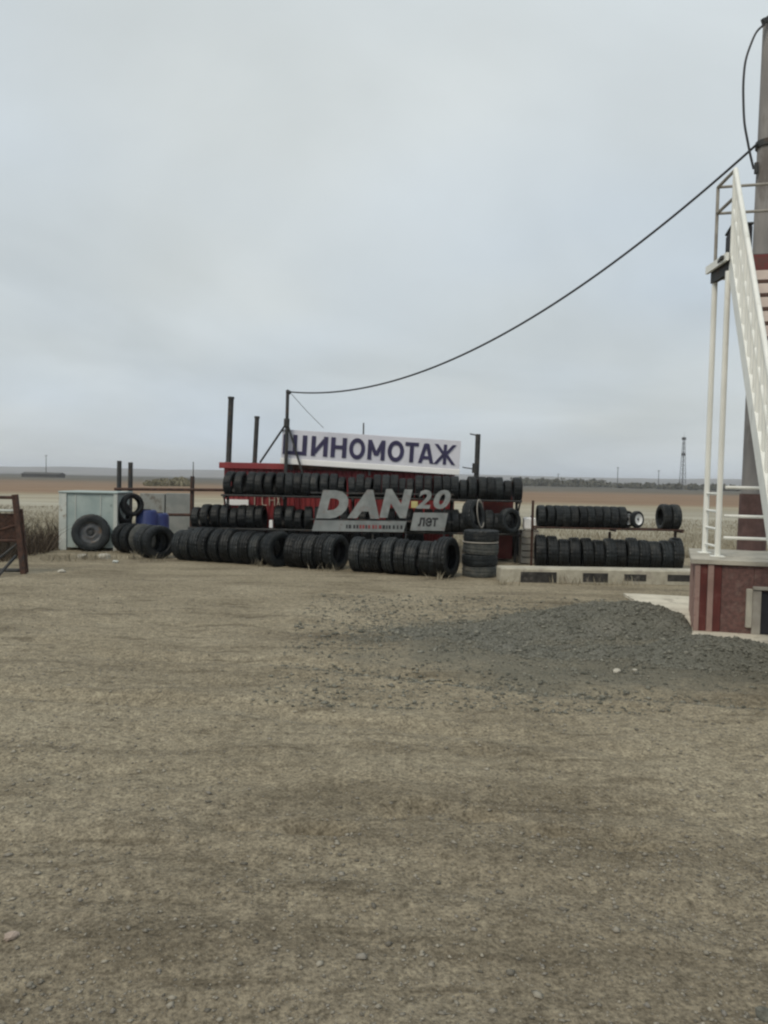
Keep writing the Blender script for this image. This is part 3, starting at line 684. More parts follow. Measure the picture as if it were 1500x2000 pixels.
for u, vt, rr in ((448,775,0.062),(499,813,0.052)):
    yy = 0.45; zt3 = Z(u, vt, Ys+yy); x = X(u, Ys+yy) - sl
    pi_ = MB().tube((x-0.03, yy, roof_z-0.02), (x+0.012, yy, zt3-0.05), rr, None, 14).build('stove_pipe', M['dark_steel'], shed)
    MB().tube((x+0.012, yy, zt3-0.05), (x+0.013, yy, zt3), rr*1.18, None, 14).build('cap', M['dark_steel'], pi_)
    MB().tube((x-0.03, yy, roof_z), (x-0.03, yy, roof_z+0.04), rr*1.7, rr*1.2, 14).build('collar', M['dark_steel'], pi_)
pa, pb = P(440, 975, Ys), P(486, 987, Ys)
MB().bbox(pa.x-sl, pb.x-sl, -0.055, -0.03, pb.z, pa.z, 0.004).build('white_plate', M['trim'], shed)
# faded painted strokes on the wall, too worn to read
for k, (u0, v0, u1, v1) in enumerate(((497,966,497,988),(499,988,508,988),(512,968,512,986),(513,968,521,967),(513,986,521,987),(526,967,526,988),(527,977,535,977),(536,967,536,988),(541,968,546,987),(546,968,541,987))):
    a_, b2 = P(u0, v0, Ys-0.04), P(u1, v1, Ys-0.04)
    MB().bar((a_.x-sl, -0.012-0.001*k, a_.z), (b2.x-sl, -0.012-0.001*k, b2.z), 0.012, 0.026, (0,1,0)).build('paint_stroke', M['apron'], shed)

# cable mast on the roof with braces
mx, my = X(558, 16.60), 16.60
cm = empty('cable_mast', (mx, my, 0), 0, 'dark steel mast with slanted braces before the red shed carrying the cable', 'mast')
mt = P(562, 762, my) - Vector((mx, my, 0))
MB().tube((-0.02,0,0), (mt.x, 0, mt.z), 0.042, 0.036, 10).build('pole', M['dark_steel'], cm)
MB().tube((mt.x-0.02,0,mt.z-0.02), (mt.x+0.06,-0.02,mt.z-0.06), 0.04, None, 8).build('insulator', M['dark_steel'], cm)
jz = P(559, 825, my).z
for u, vv_, yoff in ((508,903,0.42),(597,945,-0.02)):
    pb_ = P(u, vv_, my+yoff); MB().tube((0.01, 0, jz), (pb_.x-mx, yoff, pb_.z), 0.022, None, 8).build('brace', M['dark_steel'], cm)
MB().tube((0,0,jz-0.08), (0.005,0,jz+0.08), 0.062, None, 10).build('clamp', M['dark_steel'], cm)

# ------------------------------------------------------------------ lettering helper
def text_mesh(body, size, depth, bold, mat, name, shear=0.0, sx=1.0):
    cu = bpy.data.curves.new('t', 'FONT'); cu.body = body; cu.size = size; cu.extrude = depth; cu.offset = bold; cu.shear = shear
    cu.resolution_u = 4
    ob = bpy.data.objects.new('t', cu); col.objects.link(ob); dg = bpy.context.evaluated_depsgraph_get()
    me = bpy.data.meshes.new_from_object(ob.evaluated_get(dg)); bpy.data.objects.remove(ob); bpy.data.curves.remove(cu)
    co = np.empty(len(me.vertices)*3, np.float32); me.vertices.foreach_get('co', co); co = co.reshape(-1,3)
    co[:,0] *= sx; x0 = co[:,0].min(); co[:,0] -= x0; ym = co[:,1].min(); co[:,1] -= ym
    wd, ht = co[:,0].max(), co[:,1].max()
    # stand it up: x -> x, y -> z, extrude -> -y
    c2 = np.stack([co[:,0], -co[:,2], co[:,1]], -1); me.vertices.foreach_set('co', c2.ravel().astype(np.float32)); me.update()
    me.materials.clear(); me.materials.append(mat); me.name = name
    return me, wd, ht
def place_text(body, x0, x1, y, z0, z1, bold, mat, name, parent, shear=0.0, depth=0.008):
    me, wd, ht = text_mesh(body, 1.0, 0.5, bold, mat, name, shear)
    o = bpy.data.objects.new(name, me); col.objects.link(o); o.parent = parent
    o.scale = ((x1-x0)/wd, depth, (z1-z0)/ht); o.location = (x0, y, z0); return o

# ------------------------------------------------------------------ ШИНОМОТАЖ roof sign
Yg = 16.70; c0 = P(548, 903, Yg); c1 = P(897, 914, Yg)
ang = -R(2.5)
sg = empty('roof_sign', (c0.x, Yg, c0.z), 0, 'white roof sign board with navy Cyrillic letters and bright white lower edge', 'sign')
sg.rotation_euler = (0, -ang, 0)
SW = (c1-c0).length; SH = 0.66
MB().bbox(0, SW, 0, 0.035, 0.10, SH+0.06, 0.006).build('board', M['board'], sg)
MB().bbox(-0.01, SW+0.01, -0.02, 0.05, -0.03, 0.098, 0.01).build('edge_strip', M['trim'], sg)
T_ = 0.27
STROKES = {   # unit box strokes (x0, z0, x1, z1, thickness)
 'Ш': [(0.09,0,0.09,1,.19),(0.5,0,0.5,1,.17),(0.91,0,0.91,1,.19),(0,0.09,1,0.09,.18)],
 'И': [(0.13,0,0.13,1,.26),(0.87,0,0.87,1,.26),(0.16,0.12,0.84,0.88,.24)],
 'Н': [(0.14,0,0.14,1,.27),(0.86,0,0.86,1,.27),(0.1,0.52,0.9,0.52,.19)],
 'М': [(0.12,0,0.12,1,.23),(0.88,0,0.88,1,.23),(0.14,0.93,0.5,0.22,.20),(0.86,0.93,0.5,0.22,.20)],
 'Т': [(0.5,0,0.5,0.95,.30),(0,0.91,1,0.91,.18)],
 'А': [(0.11,0,0.45,0.98,.22),(0.89,0,0.55,0.98,.22),(0.25,0.28,0.75,0.28,.16),(0.40,0.92,0.60,0.92,.16)],
 'Ж': [(0.5,0,0.5,1,.15),(0.08,0.0,0.5,0.58,.15),(0.92,0.0,0.5,0.58,.15),(0.08,1.0,0.5,0.44,.15),(0.92,1.0,0.5,0.44,.15)],
}
def stroke_letter(ch, w_, h_, d):
    m_ = MB()
    if ch == 'О':
        n_ = 36; vs_ = []
        for i_ in range(n_):
            t = 2*math.pi*i_/n_; c, q = math.cos(t), math.sin(t)
            for (f, y_) in ((1.0,-d),(0.52,-d),(0.52,0),(1.0,0)):
                fz = f if f == 1.0 else 0.60
                vs_.append((w_/2*(1+c*f), y_, h_/2*(1+q*fz)))
        m_.add(vs_, [(i_*4+j, ((i_+1)%n_)*4+j, ((i_+1)%n_)*4+(j+1)%4, i_*4+(j+1)%4) for i_ in range(n_) for j in range(4)])
        return m_
    for k_, (x0, z0, x1, z1, th) in enumerate(STROKES[ch]):
        a_, b2 = Vector((x0*w_, z0*h_)), Vector((x1*w_, z1*h_)); dd_ = b2-a_; dy_ = d+0.0006*k_
        if abs(dd_.x) < 1e-6: off = Vector((th*w_/2, 0))
        elif abs(dd_.y) < 1e-6: off = Vector((0, th*h_/2))
        else: off = Vector((th*w_/2*1.15, 0))
        q4 = [a_-off, a_+off, b2+off, b2-off]
        m_.add([(p_.x, -dy_, p_.y) for p_ in q4]+[(p_.x, 0, p_.y) for p_ in q4], [(0,1,2,3),(7,6,5,4),(0,4,5,1),(1,5,6,2),(2,6,7,3),(3,7,4,0)])
    return m_
letters = [('Ш',551,597),('И',606,638),('Н',644,675),('О',680,711),('М',716,750),('О',755,787),('Т',789,815),('А',816,845),('Ж',846,888)]
sx_ = SW/(897-548)
for ch, u0, u1 in letters:
    z0_ = 0.17 if ch == 'О' else 0.185; hh_ = 0.46 if ch == 'О' else 0.43
    o = stroke_letter(ch, (u1-u0)*sx_, hh_, 0.014).build('letter', M['navy'], sg); o.location = ((u0-548)*sx_, -0.002, z0_)
for t_ in (0.06, 0.5, 0.94):
    MB().bar((SW*t_, 0.07, -0.16), (SW*t_, 0.07, SH), 0.05, 0.05, (0,1,0)).build('post', M['dark_steel'], sg)

# ------------------------------------------------------------------ upper rack with tyres
Yr = 16.05
rk = empty('upper_rack', (0, Yr, 0), 0, 'dark steel pipe rack carrying the long upper tyre row before the red shed', 'rack')
ra, rb = X(440, Yr), X(1015, Yr); zbar_a = Z(440, 972, Yr)+0.03; zbar_b = Z(1015, 979, Yr)+0.03; zbar = (zbar_a+zbar_b)/2
for dyy in (-0.16, 0.16):
    MB().tube((ra-0.05, dyy, zbar), (rb+0.03, dyy, zbar), 0.022, None, 8).build('rail', M['dark_steel'], rk)
for u in (441, 556, 690, 884, 1014):
    x = X(u, Yr); MB().bar((x, 0.24, 0), (x, 0.24, zbar+ (0.38 if u in (884,1014) else 0.12)), 0.05, 0.05, (0,1,0)).build('post', M['dark_steel'], rk)
    MB().bar((x, -0.2, zbar-0.035), (x, 0.24, zbar-0.035), 0.04, 0.04).build('bracket', M['dark_steel'], rk)
    MB().bar((x, 0.22, zbar-0.42), (x, -0.15, zbar-0.06), 0.03, 0.03).build('strut', M['dark_steel'], rk)
    MB().bar((x, -0.2, 0.60), (x, 0.24, 0.60), 0.04, 0.04).build('bracket', M['dark_steel'], rk)
for dyy in (-0.16, 0.16):
    MB().tube((X(372,Yr), dyy, 0.63), (rb+0.03, dyy, 0.63), 0.022, None, 8).build('rail', M['dark_steel'], rk)
x = X(374, Yr); MB().bar((x, 0.24, 0), (x, 0.24, 1.0), 0.05, 0.05, (0,1,0)).build('post', M['dark_steel'], rk)
MB().bar((x, -0.2, 0.60), (x, 0.24, 0.60), 0.04, 0.04).build('bracket', M['dark_steel'], rk)
def shelf_row(x0, x1, zb_, skip, tilt_p, sets):
    s_ = x0; placed = []
    while s_ < x1 - 0.1:
        kd = random.choice(('small','small','small','mini')); r_ = RAD[kd]+0.02
        tl = random.uniform(0.08, 0.26) if random.random() < tilt_p(s_) else random.gauss(0.03, 0.05)
        wd = WID[kd]*math.cos(tl) + 0.40*abs(math.sin(tl))*0.5; xx = s_ + wd/2
        if any(X(a_, Yr) < xx < X(b2, Yr) for a_, b2 in skip): s_ += 0.2; continue
        placed.append((kd, xx, zb_ + math.sqrt(r_**2 - 0.16**2) - 0.002, tl)); s_ += wd + (0.004 if random.random() < 0.85 else 0.04)
    cnt = {}
    for kd, xx, zc, tl in placed:
        g_ = next(i_ for i_, q in enumerate(sets) if xx < X(q[0], Yr)); cnt[g_] = cnt.get(g_, 0) + 1
        tyre(kd, (xx, Yr + random.gauss(0, 0.006), zc), (math.cos(tl), -math.sin(tl), random.gauss(0, 0.03)), sets[g_][1].replace('#', ORD[cnt[g_]-1]), sets[g_][2])
shelf_row(ra+0.02, rb, zbar, (), lambda x_: 0.35 if x_ < ra+1.0 else 0.08,
    [(550, 'black tyre, # from the red wall end, on the upper rack beside the roof sign', 'upper rack tyres beside the sign'),
     (890, 'black tyre, # from the cable mast, on the upper rack under the roof sign', 'upper rack tyres under the sign'),
     (2000, 'black tyre, # past the roof sign, on the upper rack by the steel post', 'upper rack tyres past the sign')])
shelf_row(X(376, Yr)+0.02, rb, 0.63, ((512,542),(690,704),(742,756)), lambda x_: 0.22,
    [(515, 'black tyre, # from the fence, on the low shelf under the white plate', 'low shelf tyres under the plate'),
     (885, 'black tyre, # from the canister, on the low shelf behind the silver letters', 'low shelf tyres behind the letters'),
     (2000, 'black tyre, # from the grey plates, at the end of the low shelf', 'low shelf tyres at the end')])
# two small whitish objects on the low shelf
can = empty('canister', (X(531, 15.95), 15.95, 0.655), 0, 'small white plastic canister on the low shelf between tyres', 'canister')
MB().bbox(-0.035,0.035,-0.05,0.05,0,0.17,0.012).build('body', M['trim'], can); MB().tube((0,0,0.165),(0,0,0.205),0.018,None,10).build('cap', M['dark_steel'], can)

# post with a little arm above the rack's right end
Yp = 16.5; xp = X(930, Yp)
po = empty('steel_post', (xp, Yp, 0), 0, 'tall grey steel post with a short side arm right of the roof sign', 'post')
ztp = Z(931, 848, Yp)
MB().tube((-0.02,0,0), (0.015,0,ztp), 0.055, None, 12).build('pole', M['frame_grey'] if False else M['dark_steel'], po)
MB().tube((0.01,0,ztp-0.03), (-0.16,0,ztp+0.005), 0.014, None, 6).build('arm', M['dark_steel'], po)
MB().tube((-0.06,0,Z(930,916,Yp)), (-0.30,0,Z(930,916,Yp)+0.03), 0.012, None, 6).build('arm', M['dark_steel'], po)
MB().tube((-0.022,0,Z(930,915,Yp)-0.1), (-0.018,0,Z(930,905,Yp)), 0.075, None, 12).build('clamp', M['dark_steel'], po)

# ------------------------------------------------------------------ silver lettered sign
Yd = 15.55
ds = empty('lettered_sign', (0, Yd, 0), 0, 'silver cut-out letters and figure 20 over two grey plates hung before the low tyres', 'sign')
def px_text(ch, u0, u1, v0, v1, bold, mat, name, y=0.0, shear=0.22, depth=0.02, parent=ds):
    a_ = P(u0, v1, Yd); b2 = P(u1, v0, Yd)
    return place_text(ch, a_.x, b2.x, y, a_.z, b2.z, bold, mat, name, parent, shear, depth)
px_text('D', 617, 681, 958, 1012, 0.075, M['silver'], 'letter')
px_text('A', 678, 742, 957, 1012, 0.070, M['silver'], 'letter')
px_text('N', 741, 806, 956, 1011, 0.070, M['silver'], 'letter')
px_text('2', 812, 843, 957, 993, 0.030, M['silver'], 'figure')
px_text('0', 846, 881, 957, 994, 0.040, M['silver'], 'figure')
def slant_plate(u0, u1, v0, v1, sl_, name):
    pts_ = [P(u0, v1, Yd), P(u1, v1+ (u1-u0)*0.012, Yd), P(u1+sl_, v0+(u1-u0)*0.012, Yd), P(u0+sl_, v0, Yd)]
    vs_ = [(p_.x, -0.012, p_.z) for p_ in pts_] + [(p_.x, 0.012, p_.z) for p_ in pts_]
    return MB().add(vs_, [(0,1,2,3),(7,6,5,4),(0,4,5,1),(1,5,6,2),(2,6,7,3),(3,7,4,0)]).build(name, M['silver'], ds)
pl = slant_plate(609, 788, 1016, 1037, 6, 'plate'); p2 = slant_plate(801, 868, 1001, 1036, 7, 'plate')
# worn small print on the long plate
u = 676
while u < 788:
    wdt = random.choice((3,4,5)); mt_ = M['ink_red'] if 700 < u < 750 and random.random() < 0.7 else M['ink']
    a_ = P(u, 1031+(u-609)*0.012, Yd); b2 = P(u+wdt, 1024+(u-609)*0.012, Yd)
    MB().box(a_.x, b2.x, -0.018, -0.0125, a_.z, b2.z).build('print_mark', mt_, pl); u += wdt+random.choice((2,2,4))
px_text('лет', 816, 856, 1011, 1028, 0.03, M['ink'], 'lettering', -0.015, 0.1, 0.006, p2)
M['yellow'] = noisy('yellow_tag', (0.42,0.36,0.14), (0.50,0.44,0.2), 9, 0.7)
y0_, y1_ = P(803, 992, Yd), P(816, 979, Yd); MB().bbox(y0_.x, y1_.x, 0.012, 0.02, y0_.z, y1_.z, 0.002).build('yellow_tag', M['yellow'], ds)
# frame behind letters
for va, vb in ((1014,1016),(962,962)):
    a_, b2 = P(606, va, Yd), P(886, vb+4, Yd)
    MB().bar((a_.x, 0.035, a_.z), (b2.x, 0.035, b2.z), 0.025, 0.03).build('frame_rail', M['dark_steel'], ds)
for u in (640, 730, 795, 870):
    x = X(u, Yd); MB().bar((x, 0.06, 0), (x, 0.06, Z(u, 958, Yd)), 0.03, 0.03, (0,1,0)).build('frame_post', M['dark_steel'], ds)

# guy wire from the mast to the sign
ga = P(566, 766, my); gb = P(632, 836, Yg+0.1)
tag(MB().path([ga, (ga+gb)/2 + Vector((0,0,-0.02)), gb], 0.006, 5).build('guy_wire', M['cable']), 'thin stay wire from the cable mast to the roof sign', 'wire')

# ------------------------------------------------------------------ right of the row: stack, leaning tyres
g_ = G(941, 1130); zz = 0.0
for i in range(4):
    kd = 'dusty' if i in (0,2) else 'car'
    tyre(kd, (g_.x + random.gauss(0,0.015), g_.y+0.33 + random.gauss(0,0.015), zz+0.1025), (random.gauss(0,0.02), random.gauss(0,0.02), 1),
         ['dusty grey tyre lying flat at the bottom of the stack by the striped beam', 'black tyre lying flat second from the bottom of the stack', 'dusty grey tyre lying flat third from the bottom of the stack', 'black tyre lying flat on top of the stack by the striped beam'][i], None)
    zz += 0.205
    if i == 2:
        hoop = MB().lathe([(0,0.30),(0.022,0.30),(0.022,0.326),(0,0.326)], 40, True).build('wooden_hoop', M['frame_grey'], None, True)
        hoop.rotation_euler = (0, R(-90), 0); hoop.location = (g_.x, g_.y+0.33, zz); tag(hoop, 'pale flat hoop lying under the top tyre of the stack', 'hoop'); zz += 0.022
g2 = G(1003, 1093)
tyre('car', (g2.x-0.10, g2.y+0.33, 0.322), (0.93,-0.36,0.02), 'black tyre standing behind the flat stack, left of its pair', None)
tyre('car', (g2.x+0.12, g2.y+0.25, 0.322), (0.93,-0.36,0.02), 'black tyre standing behind the flat stack, right of its pair and next to weeds', None)
q1 = P(925, 1008, 15.2); tyre('car', (q1.x, 15.2, q1.z), (0.80,-0.58,0.15), 'black tyre hung below the upper rack beside the figure 20 plate', None)
q2 = P(948, 1004, 15.05)
wr = MB().lathe([(0,0.255),(0.012,0.262),(0.012,0.285),(0,0.292)], 40, True).build('pale_hoop', M['frame_grey'], None, True)
wr.rotation_mode = 'QUATERNION'; wr.rotation_quaternion = Vector((1,0,0)).rotation_difference(Vector((0.93,-0.34,0.12)).normalized()); wr.location = (q2.x-0.09, 15.12, q2.z)
tag(wr, 'thin pale hoop hung in front of the tyre beside the figure 20 plate', 'hoop')
q3 = P(990, 1005, 15.9); tyre('small', (q3.x, 15.55, 0.93), (0.55,-0.8,0.15), 'black tyre showing its open face at the end of the low shelf', None)
cab = empty('red_cabinet', (X(975, 16.6), 16.6, 0), 0, 'dark red metal cabinet behind the end of the upper rack', 'cabinet')
MB().bbox(-0.32,0.32,0,0.5,0.05,1.42,0.012).build('body', M['dark_red'], cab); MB().bbox(-0.29,0.29,-0.02,-0.001,0.1,1.38,0.006).build('door', M['dark_red'], cab)
MB().tube((0.22,-0.03,0.7),(0.22,-0.03,0.85),0.012,None,8).build('handle', M['dark_steel'], cab)

# ------------------------------------------------------------------ right rack
Yq = 15.35
rr_ = empty('right_rack', (0, Yq, 0), 0, 'low rusty pipe rack right of the shed holding two tyre rows', 'rack')
xa, xb2 = X(1046, Yq), X(1334, Yq); zb1 = Z(1190, 1037, Yq)+0.05
for dyy in (-0.14, 0.14): MB().tube((xa, dyy, zb1), (xb2, dyy, zb1), 0.02, None, 8).build('rail', M['rust'], rr_)
for u, vt in ((1046, 978), (1200, 1040), (1330, 1000)):
    x = X(u, Yq); MB().bar((x, 0.2, 0), (x, 0.2, Z(u, vt, Yq)), 0.045, 0.045, (0,1,0)).build('post', M['rust'], rr_)
    MB().bar((x, -0.18, zb1-0.035), (x, 0.2, zb1-0.035), 0.035, 0.035).build('bracket', M['rust'], rr_)
row_on_ground(xa+0.02, Yq-0.05, (1, -0.03), ['car']*13, 'black tyre, # from the weeds, on the ground under the right rack', 'ground tyres under the right rack', 0.018, 0.03)
ri_ = 0; s_ = xa + 0.05; cz3 = zb1 + math.sqrt(0.255**2-0.14**2)
while s_ < X(1212, Yq):
    tyre('mini', (s_+0.078, Yq+random.gauss(0,0.006), cz3-0.003), (1, random.gauss(0,0.04), random.gauss(0,0.02)), 'small black tyre, %s from the tall rusty post, on the right rack bars' % ORD[ri_], 'small tyres on the right rack'); s_ += 0.16; ri_ += 1
for i, u in enumerate((1222, 1236)):
    wheel((X(u, Yq)+0.05+0.05*i, Yq-0.02*i, cz3-0.02), (0.55,-0.83,0.05), 'mini', M['rim_white'], ['small wheel with white rim next to the last small tyre of the right rack', 'small wheel with white rim next to the empty bars of the right rack'][i]).scale = (0.72,0.72,0.72)
for i, u in enumerate((1299, 1318)):
    x = X(u, Yq); tyre('small', (x, Yq, zb1+math.sqrt(0.285**2-0.14**2)), (1, 0.02, 0), ['black tyre of the pair on the rack end, on the side of the white rims', 'black tyre of the pair on the rack end, on the side of the white stair'][i], None)
bk = empty('jerrycan', (X(1036,16.2), 16.2, 0), 0, 'white plastic jerrycan standing on a crate left of the right rack', 'canister')
MB().bbox(-0.12,0.12,-0.09,0.09,0.72,0.98,0.03).build('body', M['trim'], bk); MB().tube((0.05,0,0.97),(0.05,0,1.02),0.025,None,10).build('cap', M['blue'], bk)
cr = empty('crate', (X(1036,16.2), 16.2, 0), 0, 'grey wooden crate under the white jerrycan', 'crate')
for k in range(5):
    MB().bbox(-0.18,0.18,-0.16,-0.14,0.02+0.14*k,0.13+0.14*k,0.004).build('slat', M['frame_grey'], cr)
    MB().bbox(-0.18,0.18,0.14,0.16,0.02+0.14*k,0.13+0.14*k,0.004).build('slat', M['frame_grey'], cr)
for sx in (-1,1): MB().bbox(sx*0.165-0.012,sx*0.165+0.012,-0.138,0.138,0.0,0.71,0.004).build('side', M['frame_grey'], cr)
MB().bbox(-0.18,0.18,-0.16,0.16,0.712,0.719,0.002).build('top', M['frame_grey'], cr)

# ------------------------------------------------------------------ striped concrete beam
b0, b1 = G(980, 1137), G(1352, 1143); bd = (b1-b0); bl = bd.length; ba = math.atan2(bd.y, bd.x)
bm_ = empty('striped_beam', b0, ba, 'long low whitewashed concrete beam with black bands before the right rack', 'barrier')
BH = 0.245
MB().bbox(-0.02, bl+0.6, 0, 0.42, -0.02, BH, 0.02).build('beam', M['whitewash'], bm_)
for u0, u1, f0, f1 in ((1016,1086,0.02,0.76),(1137,1186,0.10,0.74),(1218,1261,0.22,0.70),(1303,1356,0.25,0.72)):
    a_ = (u0-980)/(1352-980)*bl; b2 = (u1-980)/(1352-980)*bl
    MB().bbox(a_, b2, -0.006, 0.01, BH*f0, BH*f1, 0.003).build('black_band', M['blackwash'], bm_)

# ------------------------------------------------------------------ plinth, stair, platform (local frame turned with the building)
pz = 0.87
pn = empty('stair_plinth', (O2.x, O2.y, 0), -TH, 'dark red clad plinth with pale deck slab and framed dark vent', 'plinth')
def prism(poly, z0, z1):
    k_ = len(poly); return MB().add([(x_, y_, z0) for x_, y_ in poly]+[(x_, y_, z1) for x_, y_ in poly], [tuple(range(k_-1,-1,-1)), tuple(range(k_,2*k_))]+[(i_,(i_+1)%k_,k_+(i_+1)%k_,k_+i_) for i_ in range(k_)])
prism([(0.02,0.02),(3.2,0.02),(3.2,1.6),(0.20,1.6)], -0.05, pz-0.05).build('core', M['sheet_brown'], pn)
prism([(-0.05,-0.04),(3.25,-0.04),(3.25,1.65),(0.15,1.65)], pz-0.048, pz).build('deck_slab', M['concrete'], pn)
ribs = [(0.0,0.055,'sheet_pale',0.018),(0.058,0.135,'sheet_red',0.004),(0.138,0.20,'sheet_pale',0.024),(0.203,0.285,'sheet_red',0.004),]
for a_, b2, mt_, pr in ribs:
    MB().bbox(a_, b2, -pr, 0.018, 0.0, pz-0.052, 0.004).build('rib', M[mt_], pn)
x = 0.29
while x < 3.1:
    x1 = x+0.34
    if x1 > 0.66 and x < 1.45:
        MB().bbox(x, x1-0.004, -0.002, 0.018, 0.58, pz-0.052, 0.004).build('panel', M['sheet_brown'], pn)
        if x < 0.5: MB().bbox(x, 0.545, -0.0025, 0.0175, 0.0, 0.576, 0.004).build('panel', M['sheet_brown'], pn)
    else: MB().bbox(x, x1-0.004, -0.002, 0.018, 0.0, pz-0.052, 0.004).build('panel', M['sheet_brown'], pn)
    x = x1
# side cladding (left face)
for k in range(8):
    y_a, y_b = 0.03+0.195*k, 0.03+0.195*(k+1)-0.004; pr = 0.012 if k % 2 else 0.0
    prism([(0.0+y_a*0.115-pr, y_a), (0.02+y_a*0.115, y_a), (0.02+y_b*0.115, y_b), (0.0+y_b*0.115-pr, y_b)], 0.0, pz-0.052).build('side_panel', M['sheet_pale'], pn)
# vent frame; a flat near-black panel paints in the shade of the opening
vx0, vx1, vz0, vz1 = 0.56, 1.42, 0.03, 0.56
vt = MB().bbox(vx0+0.14, vx1, -0.004, 0.0175, vz0+0.02, vz1-0.03, 0.002).build('vent', M['vent_shade_box_black'], pn)
MB().bbox(vx0-0.01, vx0+0.05, -0.045, 0.015, vz0+0.09, vz1, 0.006).build('frame_bar', M['concrete'], vt)
MB().bbox(vx0+0.055, vx0+0.145, -0.03, 0.015, vz0, vz1-0.01, 0.006).build('frame_bar', M['frame_grey'], vt)
MB().bbox(vx0+0.055, vx1+0.05, -0.05, 0.015, vz1-0.008, vz1+0.03, 0.006).build('frame_bar', M['frame_grey'], vt)
MB().bbox(vx0+0.055, vx1+0.05, -0.03, 0.015, 0.0, vz0-0.002, 0.006).build('frame_bar', M['frame_grey'], vt)
# pale apron sheet
apn = MB()
apo = [(-0.60,2.9),(-0.10,-0.05),(0.10,-0.75),(0.9,-1.15),(3.6,-1.3),(3.6,2.9)]
bm2 = bmesh.new(); 
me = bpy.data.meshes.new('apron')
tops = [bm2.verts.new((x_, y_, 0.045)) for x_, y_ in apo]; bots = [bm2.verts.new((x_*1.0, y_, -0.08)) for x_, y_ in apo]
bm2.faces.new(tops)
for k in range(len(apo)): bm2.faces.new((bots[k], bots[(k+1)%len(apo)], tops[(k+1)%len(apo)], tops[k]))
bm2.to_mesh(me); bm2.free(); me.materials.append(M['apron'])
ap = bpy.data.objects.new('concrete_apron', me); col.objects.link(ap); ap.location = (O2.x, O2.y, 0); ap.rotation_euler = (0,0,-TH)
tag(ap, 'pale concrete apron under the red plinth', None, None, 'structure')

# stair
SX = 0.335; ST_Y0 = 0.39; RUN = 3.45; PH = 4.42; SWD = 0.95
st = empty('white_stair', (O2.x, O2.y, 0), -TH, 'steep white metal stair with railings, platform and posts standing on the red plinth', 'stair')
def sp_(t, lx_): return Vector((lx_, ST_Y0 - RUN*t, PH*(1-t)))      # t = 0 top
for lx_ in (SX, SX+SWD):
    MB().bar(sp_(0, lx_)+Vector((0,0,-0.10)), sp_(0.985, lx_)+Vector((0,0,-0.02)), 0.055, 0.20).build('stringer', M['white'], st)
NST = 24
for k in range(2, NST):
    t = k/NST; c = sp_(t, 0)
    MB().bbox(SX+0.032, SX+SWD-0.032, c.y-0.02, c.y+0.17, c.z-0.050, c.z-0.008, 0.004).build('tread', M['brown'], st)
    MB().bbox(SX+0.032, SX+SWD-0.032, c.y+0.10, c.y+0.115, c.z-0.006, c.z+0.125, 0.002).build('riser', M['pink'], st)
for side, lx_ in ((0, SX), (1, SX+SWD)):
    top = Vector((0,0,0.98)); mid = Vector((0,0,0.52))
    MB().tube(sp_(0, lx_)+top, sp_(0.93, lx_)+top, 0.026, None, 10).build('handrail', M['white'], st)
    MB().tube(sp_(0, lx_)+mid, sp_(0.93, lx_)+mid, 0.018, None, 8).build('mid_rail', M['white'], st)
    for k in range(21):
        t = 0.0 + 0.93*k/20; p_ = sp_(t, lx_)
        MB().tube(p_+Vector((0,0,-0.05)), p_+top, 0.020 if k % 5 else 0.028, None, 8).build('baluster', M['white'], st)
# platform
PY0, PY1 = ST_Y0, 0.93
MB().bbox(SX-0.13, SX+SWD+0.05, PY0, PY1, PH-0.05, PH-0.004, 0.006).build('platform_deck', M['dark_steel'], st)
MB().bbox(SX+0.055, SX+SWD+0.05, PY0-0.035, PY0-0.003, PH-0.235, PH-0.02, 0.006).build('platform_fascia', M['dark_red'], st)
MB().bar((SX-0.06, PY0-0.05, PH-0.03), (SX-0.19, PY1+0.02, PH-0.03), 0.035, 0.09).build('platform_edge', M['white'], st)
MB().bbox(SX-0.03, SX+SWD, PY1+0.002, PY1+0.035, PH-0.15, PH-0.01, 0.005).build('platform_edge', M['white'], st)
MB().bar((SX+0.01, PY0+0.01, PH-0.128), (SX-0.12, PY1-0.01, PH-0.128), 0.06, 0.145).build('platform_beam', M['dark_steel'], st)
PX1 = SX-0.10
for (xx_, yy) in ((SX-0.03, PY0+0.04), (PX1, PY1-0.03)):
    MB().tube((xx_, yy, pz+0.012), (xx_, yy, PH-0.18), 0.033, None, 12).build('post', M['white'], st)
    MB().bbox(xx_-0.075, xx_+0.075, yy-0.075, yy+0.075, pz+0.0, pz+0.014, 0.003).build('base_plate', M['white'], st)
MB().tube((PX1, PY1, PH-0.05), (PX1, PY1, PH+0.98), 0.020, None, 8).build('baluster', M['frame_grey'], st)
for hz2 in (0.98, 0.66):
    MB().tube((SX, PY0, PH+hz2), (PX1, PY1, PH+hz2), 0.020, None, 8).build('platform_rail', M['frame_grey'], st)
    MB().tube((PX1, PY1, PH+hz2), (SX+SWD, PY1, PH+hz2), 0.018, None, 8).build('platform_rail', M['frame_grey'], st)
# rungs and low rails at the foot of the posts
k = 0
for z_ in np.arange(pz+0.12, pz+0.86, 0.21):
    MB().tube((SX-0.03, PY0+0.04, z_), (PX1, PY1-0.03, z_), 0.016, None, 8).build('rung', M['white'], st); k += 1
for z_ in (1.10, 1.36, 1.70):
    MB().tube((SX+0.03, PY0+0.04, z_), (SX+1.6, PY0+0.04, z_), 0.019, None, 8).build('low_rail', M['white'], st)
MB().tube((SX+1.6, PY0+0.04, pz), (SX+1.6, PY0+0.04, 1.75), 0.024, None, 8).build('low_post', M['white'], st)
